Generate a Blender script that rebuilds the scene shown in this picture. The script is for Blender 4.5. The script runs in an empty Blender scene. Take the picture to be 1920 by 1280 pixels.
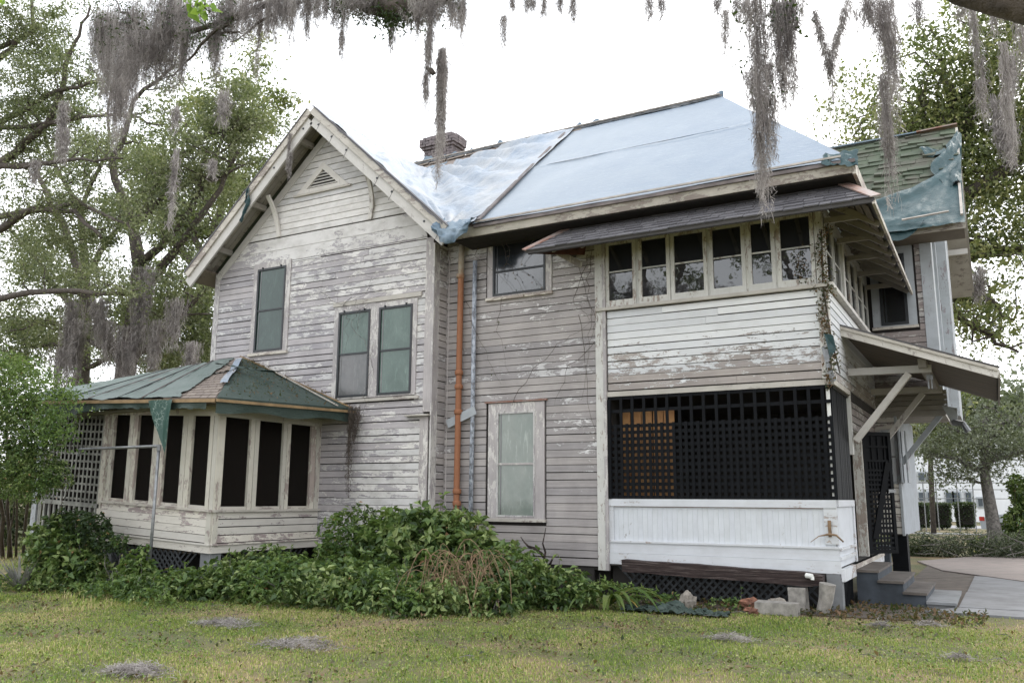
import bpy, math, random
import numpy as np
from mathutils import Vector, Matrix
random.seed(7); rng = np.random.default_rng(7)
S = bpy.context.scene
COL = S.collection

# ---------------------------------------------------------------- camera
F_PX = 1600.0
YAW, PITCH, ROLL = math.radians(29.3), math.radians(10.4), math.radians(0.3)
CAM = np.array([2.17, -13.70, 1.60])
_f = np.array([-math.sin(YAW)*math.cos(PITCH), math.cos(YAW)*math.cos(PITCH), math.sin(PITCH)])
_r = np.array([math.cos(YAW), math.sin(YAW), 0.0]); _u = np.cross(_r, _f)
_r, _u = _r*math.cos(ROLL)+_u*math.sin(ROLL), -_r*math.sin(ROLL)+_u*math.cos(ROLL)
cd = bpy.data.cameras.new('camera'); cam = bpy.data.objects.new('camera', cd); COL.objects.link(cam)
cd.sensor_width = 36.0; cd.lens = F_PX/1920*36.0; cd.clip_end = 600; cd.clip_start = 0.05
M = Matrix.Identity(4)
for i in range(3):
    M[i][0] = _r[i]; M[i][1] = _u[i]; M[i][2] = -_f[i]; M[i][3] = CAM[i]
cam.matrix_world = M
S.camera = cam

# ---------------------------------------------------------------- world, sun, exposure
SUN_EL, SUN_AZ = math.radians(48), math.radians(20)     # azimuth clockwise from +y
w = bpy.data.worlds.new('World'); S.world = w; w.use_nodes = True
nt = w.node_tree; nt.nodes.clear()
def wn(t, **k):
    n = nt.nodes.new(t)
    for a, b in k.items(): setattr(n, a, b)
    return n
sky = wn('ShaderNodeTexSky', sky_type='NISHITA', sun_disc=False, sun_elevation=SUN_EL, sun_rotation=SUN_AZ)
hs = wn('ShaderNodeHueSaturation'); hs.inputs['Saturation'].default_value = 0.16; hs.inputs['Value'].default_value = 1.0
tc = wn('ShaderNodeTexCoord'); cn = wn('ShaderNodeTexNoise'); cn.inputs['Scale'].default_value = 1.6; cn.inputs['Detail'].default_value = 5
rp = wn('ShaderNodeValToRGB'); rp.color_ramp.elements[0].position = .3; rp.color_ramp.elements[0].color = (11.5, 12.2, 13.2, 1)
rp.color_ramp.elements[1].position = .7; rp.color_ramp.elements[1].color = (14.5, 14.5, 14.6, 1)
mx = wn('ShaderNodeMix', data_type='RGBA'); mx.inputs[0].default_value = 0.82
bg = wn('ShaderNodeBackground'); bg.inputs[1].default_value = 0.13
wo = wn('ShaderNodeOutputWorld')
L = nt.links.new
L(sky.outputs[0], hs.inputs['Color']); L(tc.outputs['Generated'], cn.inputs['Vector']); L(cn.outputs['Fac'], rp.inputs[0])
L(hs.outputs[0], mx.inputs[6]); L(rp.outputs[0], mx.inputs[7]); L(mx.outputs[2], bg.inputs[0]); L(bg.outputs[0], wo.inputs[0])
sd = bpy.data.lights.new('sun', 'SUN'); sd.energy = 1.2; sd.angle = math.radians(14); sd.color = (1, .95, .88)
so = bpy.data.objects.new('sun', sd); COL.objects.link(so)
_sd = Vector((math.sin(SUN_AZ)*math.cos(SUN_EL), math.cos(SUN_AZ)*math.cos(SUN_EL), math.sin(SUN_EL)))
so.rotation_euler = _sd.to_track_quat('Z', 'Y').to_euler(); so.location = (0, 30, 40)
S.view_settings.view_transform = 'Standard'; S.view_settings.look = 'None'; S.view_settings.gamma = 1
S.view_settings.use_curve_mapping = False; S.view_settings.exposure = 0.55
try:
    S.cycles.max_bounces = 8; S.cycles.transparent_max_bounces = 16; S.cycles.caustics_reflective = False; S.cycles.caustics_refractive = False
except Exception: pass

# ---------------------------------------------------------------- helpers
def P(px, py, ax, v):
    """point of the place seen at a pixel of the 1920 px photograph, on the plane axis ax = v"""
    d = _f*F_PX + _r*(px-960) - _u*(py-640)
    return CAM + d*((v-CAM[ax])/d[ax])

class MB:
    def __init__(s): s.v = []; s.f = []
    def add(s, vs, fs):
        n = len(s.v); s.v += [tuple(map(float, p)) for p in vs]; s.f += [tuple(i+n for i in f) for f in fs]; return s
    def box(s, x0, x1, y0, y1, z0, z1):
        return s.add([(x0,y0,z0),(x1,y0,z0),(x1,y1,z0),(x0,y1,z0),(x0,y0,z1),(x1,y0,z1),(x1,y1,z1),(x0,y1,z1)],
                     [(0,3,2,1),(4,5,6,7),(0,1,5,4),(1,2,6,5),(2,3,7,6),(3,0,4,7)])
    def hexa(s, p):
        return s.add(p, [(0,3,2,1),(4,5,6,7),(0,1,5,4),(1,2,6,5),(2,3,7,6),(3,0,4,7)])
    def beam(s, a, b, w, h, up=(0,0,1)):
        a = Vector(a); b = Vector(b); d = (b-a).normalized(); up = Vector(up)
        sd = d.cross(up).normalized(); u2 = sd.cross(d).normalized()
        ps = []
        for c in (a, b):
            for i, j in ((-1,-1),(1,-1),(1,1),(-1,1)): ps.append(c+sd*(i*w/2)+u2*(j*h/2))
        return s.add(ps, [(0,1,2,3),(7,6,5,4),(0,4,5,1),(1,5,6,2),(2,6,7,3),(3,7,4,0)])
    def tube(s, pts, r, n=8, cap=True):
        pts = [Vector(p) for p in pts]; k = len(pts)
        if not hasattr(r, '__len__'): r = [r]*k
        ring = []
        ref = None
        for i, p in enumerate(pts):
            d = (pts[min(i+1, k-1)]-pts[max(i-1, 0)])
            d = d.normalized() if d.length > 1e-9 else Vector((0,0,1))
            if ref is None: ref = Vector((1,0,0)) if abs(d.x) < .9 else Vector((0,1,0))
            a = (ref - d*ref.dot(d)).normalized(); b = d.cross(a); ref = a
            ring.append([p+(a*math.cos(t)+b*math.sin(t))*r[i] for t in [2*math.pi*j/n for j in range(n)]])
        base = len(s.v)
        s.v += [tuple(q) for R_ in ring for q in R_]
        for i in range(k-1):
            for j in range(n):
                a0 = base+i*n+j; a1 = base+i*n+(j+1) % n
                s.f.append((a0, a1, a1+n, a0+n))
        if cap:
            s.f.append(tuple(base+j for j in reversed(range(n)))); s.f.append(tuple(base+(k-1)*n+j for j in range(n)))
        return s
    def poly_prism(s, pts, off):
        pts = [Vector(p) for p in pts]; off = Vector(off); n = len(pts)
        return s.add(pts+[p+off for p in pts], [tuple(range(n)), tuple(reversed(range(n, 2*n)))]+[(i, i+n, (i+1) % n+n, (i+1) % n) for i in range(n)])
    def jit(s, a, r=None):
        r = r or random
        s.v = [(x+r.uniform(-a, a), y+r.uniform(-a, a), z+r.uniform(-a, a)) for x, y, z in s.v]; return s

def link(name, me, mat, parent=None, smooth=False):
    o = bpy.data.objects.new(name, me); COL.objects.link(o)
    if mat is not None and not len(me.materials): me.materials.append(mat)
    if parent is not None: o.parent = parent
    if smooth: me.polygons.foreach_set('use_smooth', [True]*len(me.polygons))
    return o
def mk(name, mb, mat, parent=None, smooth=False):
    me = bpy.data.meshes.new(name); me.from_pydata(mb.v, [], mb.f); me.update()
    return link(name, me, mat, parent, smooth)
def npmesh(name, V, Fc):
    V = np.ascontiguousarray(V, dtype=np.float32); Fc = np.ascontiguousarray(Fc, dtype=np.int32)
    me = bpy.data.meshes.new(name); k = Fc.shape[1]
    me.vertices.add(len(V)); me.vertices.foreach_set('co', V.ravel())
    me.loops.add(Fc.size); me.loops.foreach_set('vertex_index', Fc.ravel())
    me.polygons.add(len(Fc)); me.polygons.foreach_set('loop_start', np.arange(0, Fc.size, k, dtype=np.int32))
    me.update(calc_edges=True); return me
def tag(o, label=None, cat=None, group=None, kind=None):
    if label: o['label'] = label
    if cat: o['category'] = cat
    if group: o['group'] = group
    if kind: o['kind'] = kind
    return o
def thing(name, label, cat, loc=(0,0,0), group=None):
    o = bpy.data.objects.new(name, None); COL.objects.link(o); o.location = loc; o.empty_display_size = .2
    return tag(o, label, cat, group)
def setparent(o, p):
    """parent o (built in world coordinates) to a thing whose empty sits at its base"""
    o.parent = p; o.matrix_parent_inverse = Matrix.Translation(-Vector(p.location)); return o
def part(name, mb, mat, p, smooth=False):
    return setparent(mk(name, mb, mat, None, smooth), p)

class Fr:
    """wall frame: origin on the wall face, U along it, N outward"""
    def __init__(s, O, U, N, shear=0): s.O = Vector(O); s.U = Vector(U); s.N = Vector(N); s.sh = shear
    def p(s, u, n, z):
        q = s.O + s.U*u + s.N*n; return (q.x, q.y, q.z+z+s.sh*u)
    def box(s, mb, u0, u1, n0, n1, z0, z1):
        p = s.p
        return mb.hexa([p(u0,n0,z0),p(u1,n0,z0),p(u1,n1,z0),p(u0,n1,z0),p(u0,n0,z1),p(u1,n0,z1),p(u1,n1,z1),p(u0,n1,z1)])

# ---------------------------------------------------------------- materials
def newmat(name):
    m = bpy.data.materials.new(name); m.use_nodes = True; t = m.node_tree; t.nodes.clear()
    return m, t
class N_:
    def __init__(s, name): s.m, s.t = newmat(name)
    def n(s, ty, ins=None, **k):
        x = s.t.nodes.new(ty)
        for a, b in k.items(): setattr(x, a, b)
        if ins:
            for a, b in ins.items():
                if hasattr(b, 'is_output') or isinstance(b, bpy.types.NodeSocket): s.t.links.new(b, x.inputs[a])
                else: x.inputs[a].default_value = b
        return x
    def math(s, op, a, b=0.0, clamp=False):
        x = s.n('ShaderNodeMath', {0: a, 1: b}, operation=op, use_clamp=clamp); return x.outputs[0]
    def mix(s, f, a, b): 
        x = s.n('ShaderNodeMix', {0: f, 6: a, 7: b}, data_type='RGBA'); return x.outputs[2]
    def ramp(s, f, stops):
        x = s.n('ShaderNodeValToRGB', {0: f}); e = x.color_ramp.elements
        while len(e) < len(stops): e.new(.5)
        for i, (p, c) in enumerate(stops): e[i].position = p; e[i].color = c if len(c) == 4 else (*c, 1)
        return x.outputs[0]
    def coord(s, sc=(1,1,1), which='Object', loc=(0,0,0)):
        c = s.n('ShaderNodeTexCoord'); return s.n('ShaderNodeMapping', {0: c.outputs[which], 'Scale': sc, 'Location': loc}).outputs[0]
    def noise(s, v, scale, detail=4, rough=.55, dist=0.0):
        return s.n('ShaderNodeTexNoise', {'Vector': v, 'Scale': scale, 'Detail': detail, 'Roughness': rough, 'Distortion': dist}).outputs[0]
    def out(s, sh): s.n('ShaderNodeOutputMaterial', {0: sh}); return s.m
    def bump(s, h, st=.5, d=.01): return s.n('ShaderNodeBump', {'Height': h, 'Strength': st, 'Distance': d}).outputs[0]
    def pbr(s, col, rough=.7, normal=None, **k):
        i = {'Base Color': col, 'Roughness': rough}
        if normal is not None: i['Normal'] = normal
        i.update({a.replace('_', ' '): b for a, b in k.items()})
        return s.n('ShaderNodeBsdfPrincipled', i).outputs[0]
def c4(c): return (*c, 1.0)

def peel(name, paint, wood, amt=.5, grain='h', grad=None, wood2=None, dirt=.35, flake=1.0, xg=None, tint=.84):
    """old paint flaking off weathered boards. amt = share still painted; grad=(z0,amt0,z1,amt1)"""
    a = N_(name)
    sc = (1.3, 1.3, 4.2) if grain == 'h' else (4.2, 4.2, 1.3)
    rnd = a.n('ShaderNodeObjectInfo').outputs['Random']
    off = a.n('ShaderNodeCombineXYZ', {0: a.math('MULTIPLY', rnd, 3.7), 1: a.math('MULTIPLY', rnd, 9.1), 2: 0.0}).outputs[0]
    base = a.n('ShaderNodeTexCoord').outputs['Object']
    v0 = a.n('ShaderNodeVectorMath', {0: base, 1: off}, operation='ADD').outputs[0]
    v = a.n('ShaderNodeMapping', {0: v0, 'Scale': sc}).outputs[0]
    n1 = a.noise(v, 2.3*flake, 10, .72, .5)
    fl = a.noise(a.n('ShaderNodeMapping', {0: v0, 'Scale': (1, 1, 2.2) if grain == 'h' else (2.2, 2.2, 1)}).outputs[0], 17*flake, 4, .6, .6)
    n1 = a.math('ADD', n1, a.math('MULTIPLY', a.math('SUBTRACT', fl, .5), .30))
    n2 = a.noise(base, .55, 3, .6)
    val = a.math('ADD', n1, a.math('MULTIPLY', a.math('SUBTRACT', n2, .5), .55))
    val = a.math('ADD', val, a.math('MULTIPLY', a.math('SUBTRACT', rnd, .5), .16))
    if grad:
        z = a.n('ShaderNodeSeparateXYZ', {0: base}).outputs[2]
        T = a.n('ShaderNodeMapRange', {0: z, 1: grad[0], 2: grad[2], 3: .5+(grad[1]-.5)*.62, 4: .5+(grad[3]-.5)*.62}).outputs[0]
    else: T = .5+(amt-.5)*.62
    if xg:
        xx = a.n('ShaderNodeSeparateXYZ', {0: base}).outputs[0]
        T2 = a.n('ShaderNodeMapRange', {0: xx, 1: xg[0], 2: xg[1], 3: 0.0, 4: xg[2]}).outputs[0]
        T = a.math('ADD', T, T2)
    d = a.math('SUBTRACT', T, val)
    mask = a.n('ShaderNodeMapRange', {0: d, 1: -.006, 2: .008, 3: 0.0, 4: 1.0}).outputs[0]
    edge = a.n('ShaderNodeMapRange', {0: a.math('ABSOLUTE', d), 1: .0, 2: .016, 3: .35, 4: .0}).outputs[0]
    st = a.n('ShaderNodeMapping', {0: v0, 'Scale': (1.5, 1.5, 60) if grain == 'h' else (60, 60, 1.5)}).outputs[0]
    sn = a.noise(st, 1.0, 6, .7)
    wood2 = wood2 or tuple(x*1.45 for x in wood)
    wc = a.mix(a.ramp(sn, [(.3, (0,0,0)), (.7, (1,1,1))]), c4(wood), c4(wood2))
    wn_ = a.noise(base, 1.7, 5, .6)
    wc = a.mix(a.ramp(wn_, [(.40, (0,0,0)), (.7, (.5,.5,.5))]), wc, c4(tuple(x*.62 for x in wood)))
    dn = a.noise(a.n('ShaderNodeMapping', {0: v0, 'Scale': (2, 2, 3)}).outputs[0], 1.3, 7, .65)
    pc = a.mix(a.math('MULTIPLY', a.ramp(dn, [(.42, (0,0,0)), (.72, (1,1,1))]), dirt), c4(paint), c4((paint[0]*.45+.02, paint[1]*.44+.02, paint[2]*.40+.02)))
    pc = a.mix(a.math('MULTIPLY', a.ramp(sn, [(.35, (0,0,0)), (.75, (1,1,1))]), .16), pc, c4(wood))
    col = a.mix(mask, wc, pc); col = a.mix(a.math('MULTIPLY', edge, .9), col, c4((.10,.085,.08)))
    bv = a.n('ShaderNodeMix', {0: rnd, 6: (tint,tint,tint+.02,1), 7: (1+.08*(tint < .9),1+.06*(tint < .9),1+.04*(tint < .9),1)}, data_type='RGBA').outputs[2]
    col = a.n('ShaderNodeMix', {0: 1.0, 6: col, 7: bv}, data_type='RGBA', blend_type='MULTIPLY').outputs[2]
    h = a.math('ADD', a.math('MULTIPLY', mask, .5), a.math('MULTIPLY', sn, .5))
    return a.out(a.pbr(col, .72, a.bump(h, .55, .006)))

def simple(name, col, rough=.7, var=.25, scale=6, bump=.2, metal=0.0, col2=None, det=5, spec=.5, bd=.01):
    a = N_(name); v = a.coord(); n = a.noise(v, scale, det, .6)
    c2 = col2 or tuple(x*(1-var*1.6) for x in col)
    col_ = a.mix(a.ramp(n, [(.35, (0,0,0)), (.68, (1,1,1))]), c4(col), c4(c2))
    n3 = a.noise(v, scale*7, 3, .6)
    col_ = a.mix(a.math('MULTIPLY', n3, .35), col_, c4(tuple(x*.6 for x in col)))
    return a.out(a.pbr(col_, rough, a.bump(a.math('ADD', n, a.math('MULTIPLY', n3, .3)), bump, bd), Metallic=metal, Specular_IOR_Level=spec))

CREAM = (.63, .60, .52); WHITE = (.66, .70, .76); GREYW = (.27, .245, .245); BROWNW = (.235, .20, .185); BEIGEW = (.33, .275, .24)
M_ = {}
M_['wing'] = peel('weathered_clapboard_paint', (.66,.65,.63), (.32,.305,.315), grain='h', grad=(6.3,.34,7.6,.84), dirt=.55, xg=(-12.5,-7.2,.12))
M_['middle'] = peel('bare_clapboard_paint', (.68,.67,.66), (.28,.262,.255), amt=.25, grain='h', grad=(1.0,.12,5.6,.42), dirt=.45)
M_['porchup'] = peel('flaking_white_clapboard', (.67,.69,.70), (.285,.258,.240), grain='h', grad=(3.7,.40,4.75,1.10), dirt=.22, flake=1.3)
M_['skirtw'] = peel('white_beadboard_paint', (.60,.625,.655), (.34,.32,.30), amt=.80, grain='v', dirt=.22, tint=.97)
M_['skirth'] = peel('white_ledge_paint', (.60,.62,.645), (.36,.31,.28), amt=.74, grain='h', dirt=.25, tint=.95)
M_['sun'] = peel('cream_sunroom_paint', (.64,.615,.555), (.29,.245,.24), amt=.66, grain='h', dirt=.25)
M_['sunv'] = peel('cream_mullion_paint', (.57,.55,.48), (.31,.265,.24), amt=.64, grain='v', dirt=.25, flake=.8)
M_['trimv'] = peel('weathered_trim_paint', (.60,.585,.56), (.33,.31,.31), amt=.46, grain='v', dirt=.4, flake=1.2)
M_['trimh'] = peel('weathered_fascia_paint', (.55,.52,.46), (.27,.235,.21), amt=.60, grain='h', dirt=.5)
M_['trimc'] = peel('cream_trim_paint', (.58,.565,.53), (.33,.305,.29), amt=.74, grain='v', dirt=.3)
M_['porchtrim'] = peel('porch_trim_paint', (.58,.585,.555), (.28,.24,.21), amt=.66, grain='v', dirt=.3, flake=1.4)
M_['soffit'] = peel('soffit_paint', (.34,.32,.28), (.16,.14,.125), amt=.75, grain='h', dirt=.5)  # old paint, with under-eave shade put into its darker colour and dirt
M_['soffitd'] = peel('shade_dark_soffit_paint', (.185,.155,.12), (.11,.09,.07), amt=.8, grain='h', dirt=.6)  # deeper soffit tone: the shade below is part of the paint colour
M_['rw'] = peel('grey_brown_clapboard', (.50,.48,.45), (.22,.19,.18), amt=.40, grain='h', dirt=.5)
M_['rwv'] = peel('blue_white_corner_board', (.40,.435,.46), (.24,.22,.23), amt=.70, grain='v', dirt=.4)
M_['black'] = simple('black_lattice_paint', (.006,.007,.009), .6, .3, 8, .15, spec=.12)
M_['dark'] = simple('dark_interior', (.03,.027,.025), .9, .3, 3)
M_['skirtslat'] = simple('faded_dark_skirt_slat', (.05,.055,.06), .9, .4, 5)
M_['gapshade'] = simple('painted_gap_shade', (.035,.03,.028), .95, .3, 6)  # near-black colour paints the shade in board gaps and under the eave
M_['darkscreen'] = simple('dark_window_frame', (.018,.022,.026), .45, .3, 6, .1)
M_['lattice_grey'] = simple('pale_lattice_paint', (.36,.36,.33), .8, .5, 3)
M_['concrete'] = simple('grey_concrete', (.25,.26,.27), .9, .35, 2.0, .3)
M_['step'] = simple('grey_painted_steps', (.065,.078,.095), .9, .35, 2.5, .3)
M_['tread'] = simple('worn_tread', (.145,.125,.11), .85, .35, 2.5, .35)
M_['block'] = simple('concrete_block', (.34,.32,.29), .95, .35, 9, .5)
M_['galv'] = simple('galvanised_pipe', (.30,.31,.32), .45, .3, 12, .15, .6)
def grainy():
    a = N_('rotten_timber'); n = a.noise(a.coord((.9, 6, 22)), 2.2, 7, .7, .4); n2 = a.noise(a.coord(), 3, 4)
    col = a.ramp(n, [(.40, (.010,.008,.008)), (.54, (.045,.034,.031)), (.68, (.19,.16,.15))]); col = a.mix(a.math('MULTIPLY', n2, .5), col, c4((.06,.03,.028)))
    return a.out(a.pbr(col, .95, a.bump(n, .9, .03)))
M_['log'] = grainy()
M_['bark'] = simple('oak_bark', (.115,.095,.08), .95, .55, 9, 1.0, col2=(.042,.035,.03), bd=.04)
M_['barkgrey'] = simple('grey_twig_bark', (.20,.185,.17), .95, .5, 12, .8)
M_['drytwig'] = simple('dry_vine_stem', (.115,.09,.072), .9, .5, 9, .4)
M_['tanvine'] = simple('tan_dead_vine', (.30,.20,.12), .9, .4, 7, .3)
M_['yellowbatten'] = simple('new_pine_batten', (.33,.22,.11), .7, .35, 4, .2)
M_['palebatten'] = simple('pale_batten', (.55,.50,.45), .7, .3, 4, .2)
M_['greybatten'] = simple('grey_wet_batten', (.20,.17,.165), .7, .4, 4, .3)
M_['brick'] = simple('weathered_chimney_brick', (.22,.185,.19), .95, .55, 7, .5, col2=(.11,.10,.105))
M_['mortar'] = simple('lime_mortar', (.17,.165,.16), .95, .3, 12)
M_['brickfrag'] = simple('broken_brick', (.28,.13,.085), .95, .5, 9, .6)
M_['plaster'] = simple('white_building_wall', (.75,.77,.80), .85, .06, 1)
M_['farwin'] = simple('far_window_glass', (.10,.12,.14), .25, .3, 2)
M_['flash'] = simple('rusty_flashing', (.34,.30,.28), .6, .6, 3, .3, col2=(.26,.09,.045))
M_['redsoffit'] = simple('oxide_red_soffit', (.10,.035,.03), .8, .5, 5)
M_['ply'] = simple('bare_orange_board', (.50,.27,.10), .7, .45, 4, .2, col2=(.34,.15,.06))
M_['carpaint'] = simple('silver_car_paint', (.42,.45,.50), .3, .1, 1, .0, .4)
M_['rubber'] = simple('tyre_rubber', (.02,.02,.02), .8)
M_['redlight'] = simple('red_tail_lamp', (.45,.03,.02), .3)
M_['pvc'] = simple('white_pvc', (.75,.75,.72), .5, .1)
M_['deadleaf'] = simple('red_brown_leaf', (.36,.12,.07), .7, .4, 20)
M_['tanleaf'] = simple('tan_leaf', (.38,.22,.10), .7, .4, 20)
M_['rubble'] = simple('pale_rubble', (.30,.27,.235), .95, .4, 9, .6)

def rustpipe():
    a = N_('rusty_cast_iron'); v = a.coord((1,1,.55)); n = a.noise(v, 3, 6, .65); n2 = a.noise(a.coord(), 14, 4, .6)
    z = a.n('ShaderNodeSeparateXYZ', {0: a.n('ShaderNodeTexCoord').outputs['Object']}).outputs[2]
    zz = a.n('ShaderNodeMapRange', {0: z, 1: 5.2, 2: 6.2, 3: -.16, 4: .30}).outputs[0]
    f = a.math('ADD', n, zz)
    col = a.ramp(f, [(.40, (.30,.125,.06)), (.52, (.36,.175,.09)), (.60, (.34,.255,.175)), (.72, (.40,.36,.28))])
    col = a.mix(a.math('MULTIPLY', n2, .4), col, c4((.14,.06,.035)))
    return a.out(a.pbr(col, .8, a.bump(n2, .4, .005)))
M_['rust'] = rustpipe()
def oldpipe():
    a = N_('flaking_blue_grey_pipe'); n = a.noise(a.coord((1,1,.4)), 22, 6, .7); n2 = a.noise(a.coord(), 3, 3)
    col = a.ramp(n, [(.42, (.13,.135,.15)), (.50, (.27,.30,.35)), (.62, (.48,.51,.56))])
    return a.out(a.pbr(col, .6, a.bump(n, .4, .004)))
M_['oldpipe'] = oldpipe()

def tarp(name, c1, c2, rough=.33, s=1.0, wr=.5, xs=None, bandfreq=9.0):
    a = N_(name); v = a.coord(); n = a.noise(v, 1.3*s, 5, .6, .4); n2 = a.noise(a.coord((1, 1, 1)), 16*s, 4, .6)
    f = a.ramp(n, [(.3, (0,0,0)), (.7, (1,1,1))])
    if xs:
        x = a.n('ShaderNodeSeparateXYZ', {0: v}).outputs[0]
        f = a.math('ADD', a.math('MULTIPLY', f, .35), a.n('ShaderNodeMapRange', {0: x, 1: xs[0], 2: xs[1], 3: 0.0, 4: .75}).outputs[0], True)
    col = a.mix(f, c4(c1), c4(c2))
    n4 = a.noise(a.coord((1.0, 3.2, 3.2)), 6*s, 6, .7, .5)
    col = a.mix(a.math('MULTIPLY', a.ramp(n4, [(.55, (0,0,0)), (.78, (1,1,1))]), .35), col, c4(tuple(min(1, q*1.6+.08) for q in c1)))
    wv = a.n('ShaderNodeTexWave', {'Vector': v, 'Scale': bandfreq, 'Distortion': 1.5, 'Detail': 2.0}, bands_direction='Z').outputs[1]
    h = a.math('ADD', a.math('ADD', a.math('MULTIPLY', n2, .35), n4), a.math('MULTIPLY', wv, .10))
    return a.out(a.pbr(col, rough, a.bump(h, wr, .03), Specular_IOR_Level=.6))
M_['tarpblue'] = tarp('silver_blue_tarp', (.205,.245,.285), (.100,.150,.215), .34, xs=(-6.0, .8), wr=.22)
M_['tarpwhite'] = tarp('silvery_white_tarp', (.34,.35,.36), (.19,.25,.33), .36, wr=.7)
M_['tarpgreen'] = tarp('dark_green_tarp', (.016,.036,.028), (.036,.058,.047), .6)
M_['tarpgreen2'] = tarp('faded_green_tarp', (.075,.108,.095), (.125,.155,.145), .55)  # paler grey green tarp colour
M_['tarpteal'] = tarp('teal_tarp', (.008,.040,.045), (.018,.062,.070), .5)
M_['tarpblue2'] = tarp('blue_tarp_edge', (.045,.10,.16), (.20,.26,.31), .35)
def torngreen():
    a = N_('shredded_green_tarp'); v = a.coord(); n = a.n('ShaderNodeTexVoronoi', {'Vector': v, 'Scale': 14.0}, feature='DISTANCE_TO_EDGE').outputs[0]
    n2 = a.noise(v, 5, 5, .6)
    f = a.math('MULTIPLY', a.ramp(n, [(.0, (1,1,1)), (.05, (0,0,0))]), a.ramp(n2, [(.5, (0,0,0)), (.62, (1,1,1))]))
    col = a.mix(f, c4((.02,.065,.05)), c4((.42,.5,.45)))
    return a.out(a.pbr(col, .5, a.bump(n2, .5, .02)))
M_['torn'] = torngreen()

def shingle(name, c1, c2, rough=.9, moss=None):
    a = N_(name); rnd = a.n('ShaderNodeObjectInfo').outputs['Random']; isl = a.n('ShaderNodeNewGeometry').outputs['Random Per Island']
    r = a.math('FRACT', a.math('ADD', rnd, isl)); v = a.coord(); n = a.noise(v, 60, 3, .7)
    col = a.mix(r, c4(c1), c4(c2))
    if moss: col = a.mix(a.ramp(a.noise(v, 1.6, 6, .65), [(.45, (0,0,0)), (.62, (1,1,1))]), col, c4(moss))
    col = a.mix(a.math('MULTIPLY', n, .4), col, c4(tuple(x*.45 for x in c1)))
    return a.out(a.pbr(col, rough, a.bump(n, .4, .004)))
M_['shingle'] = shingle('charcoal_asphalt_shingle', (.150,.145,.155), (.085,.082,.092))
M_['mossy'] = shingle('mossy_green_shingle', (.060,.080,.052), (.095,.118,.075), moss=(.10,.095,.075))
M_['tanshingle'] = shingle('tan_shingle', (.27,.225,.19), (.19,.155,.135))

def glass(name, base=(.02,.022,.025), rough=.06, tr=.35, ior=2.2):
    a = N_(name); n = a.noise(a.coord((1, 1, 1)), 1.8, 3, .5)
    p = a.pbr(c4(base), rough, a.bump(n, .12, .03), IOR=ior)
    t = a.n('ShaderNodeBsdfTransparent', {0: (.55,.57,.56,1)}).outputs[0]
    return a.out(a.n('ShaderNodeMixShader', {0: 1-tr, 1: t, 2: p}).outputs[0])
M_['glass'] = glass('old_window_glass', rough=.02, tr=.30)
M_['glassdark'] = glass('dark_old_glass', (.012,.014,.016), .12, .12)
M_['mesh'] = glass('black_insect_screen', (.020,.016,.014), .9, .62, 1.25)
def greensheet(name, c1, c2, sc=2.6):
    a = N_(name); v = a.coord((1, 1, .7)); n = a.noise(v, sc, 6, .62, .5); n2 = a.noise(v, 11, 4, .6)
    col = a.mix(a.ramp(n, [(.3, (0,0,0)), (.7, (1,1,1))]), c4(c1), c4(c2))
    col = a.mix(a.math('MULTIPLY', n2, .45), col, c4(tuple(x*.45 for x in c1)))
    n3 = a.noise(a.coord((3, 3, .6)), 4, 5, .7, 1.0); col = a.mix(a.math('MULTIPLY', a.ramp(n3, [(.55, (0,0,0)), (.75, (1,1,1))]), .45), col, c4(tuple(min(1, x*1.9) for x in c2)))  # lighter streaks paint reflections into the pane colour
    return a.out(a.pbr(col, .13, a.bump(n, .20, .03), IOR=1.55))
M_['green_pane'] = greensheet('dusty_green_screened_glass', (.060,.105,.085), (.115,.17,.145))
M_['green_pane_dark'] = greensheet('dark_green_screened_glass', (.022,.048,.038), (.045,.08,.066))
M_['grey_pane'] = greensheet('dusty_grey_screened_glass', (.10,.105,.105), (.17,.165,.165))
M_['pale_pane'] = greensheet('pale_grey_green_sheet', (.20,.235,.21), (.27,.295,.265))

def leafm(name, cs, trans=.3, nsc=.8, rough=.5, green=.35):
    a = N_(name); isl = a.n('ShaderNodeNewGeometry').outputs['Random Per Island']; v = a.coord(); n = a.noise(v, nsc, 3, .5)
    f = a.math('ADD', a.math('MULTIPLY', isl, .60), a.math('SUBTRACT', a.math('MULTIPLY', n, 1.3), .42))
    k = len(cs); col = a.ramp(f, [(.22+.6*i/(k-1), c) for i, c in enumerate(cs)])
    p = a.pbr(col, rough, None, Specular_IOR_Level=.35)
    tr = a.n('ShaderNodeBsdfTranslucent', {0: a.mix(green, col, c4((.30,.42,.05)))}).outputs[0]
    return a.out(a.n('ShaderNodeMixShader', {0: trans, 1: p, 2: tr}).outputs[0])
M_['oakleaf'] = leafm('live_oak_foliage', [(.065,.080,.048), (.125,.145,.082), (.20,.215,.125), (.30,.31,.19)], .35, .35)
M_['oakleafy'] = leafm('yellowish_oak_foliage', [(.08,.10,.045), (.15,.175,.075), (.235,.25,.11), (.34,.33,.15)], .38, .35)  # lighter, yellower leaf colours used for whole crowns
M_['bushleaf'] = leafm('glossy_vine_leaves', [(.028,.055,.018), (.065,.115,.033), (.13,.195,.058), (.27,.33,.13)], .22, 1.8, .42)
M_['bushlight'] = leafm('bright_green_leaves', [(.05,.10,.03), (.09,.155,.045), (.14,.215,.06), (.21,.28,.09)], .35, 1.2)
M_['sprig'] = leafm('bright_sprig_leaves', [(.12,.22,.03), (.20,.34,.05), (.30,.44,.08)], .55, 3)
M_['shrubdark'] = leafm('dark_shrub_leaves', [(.014,.03,.012), (.025,.048,.018), (.04,.07,.025)], .2, 1.5)
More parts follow.
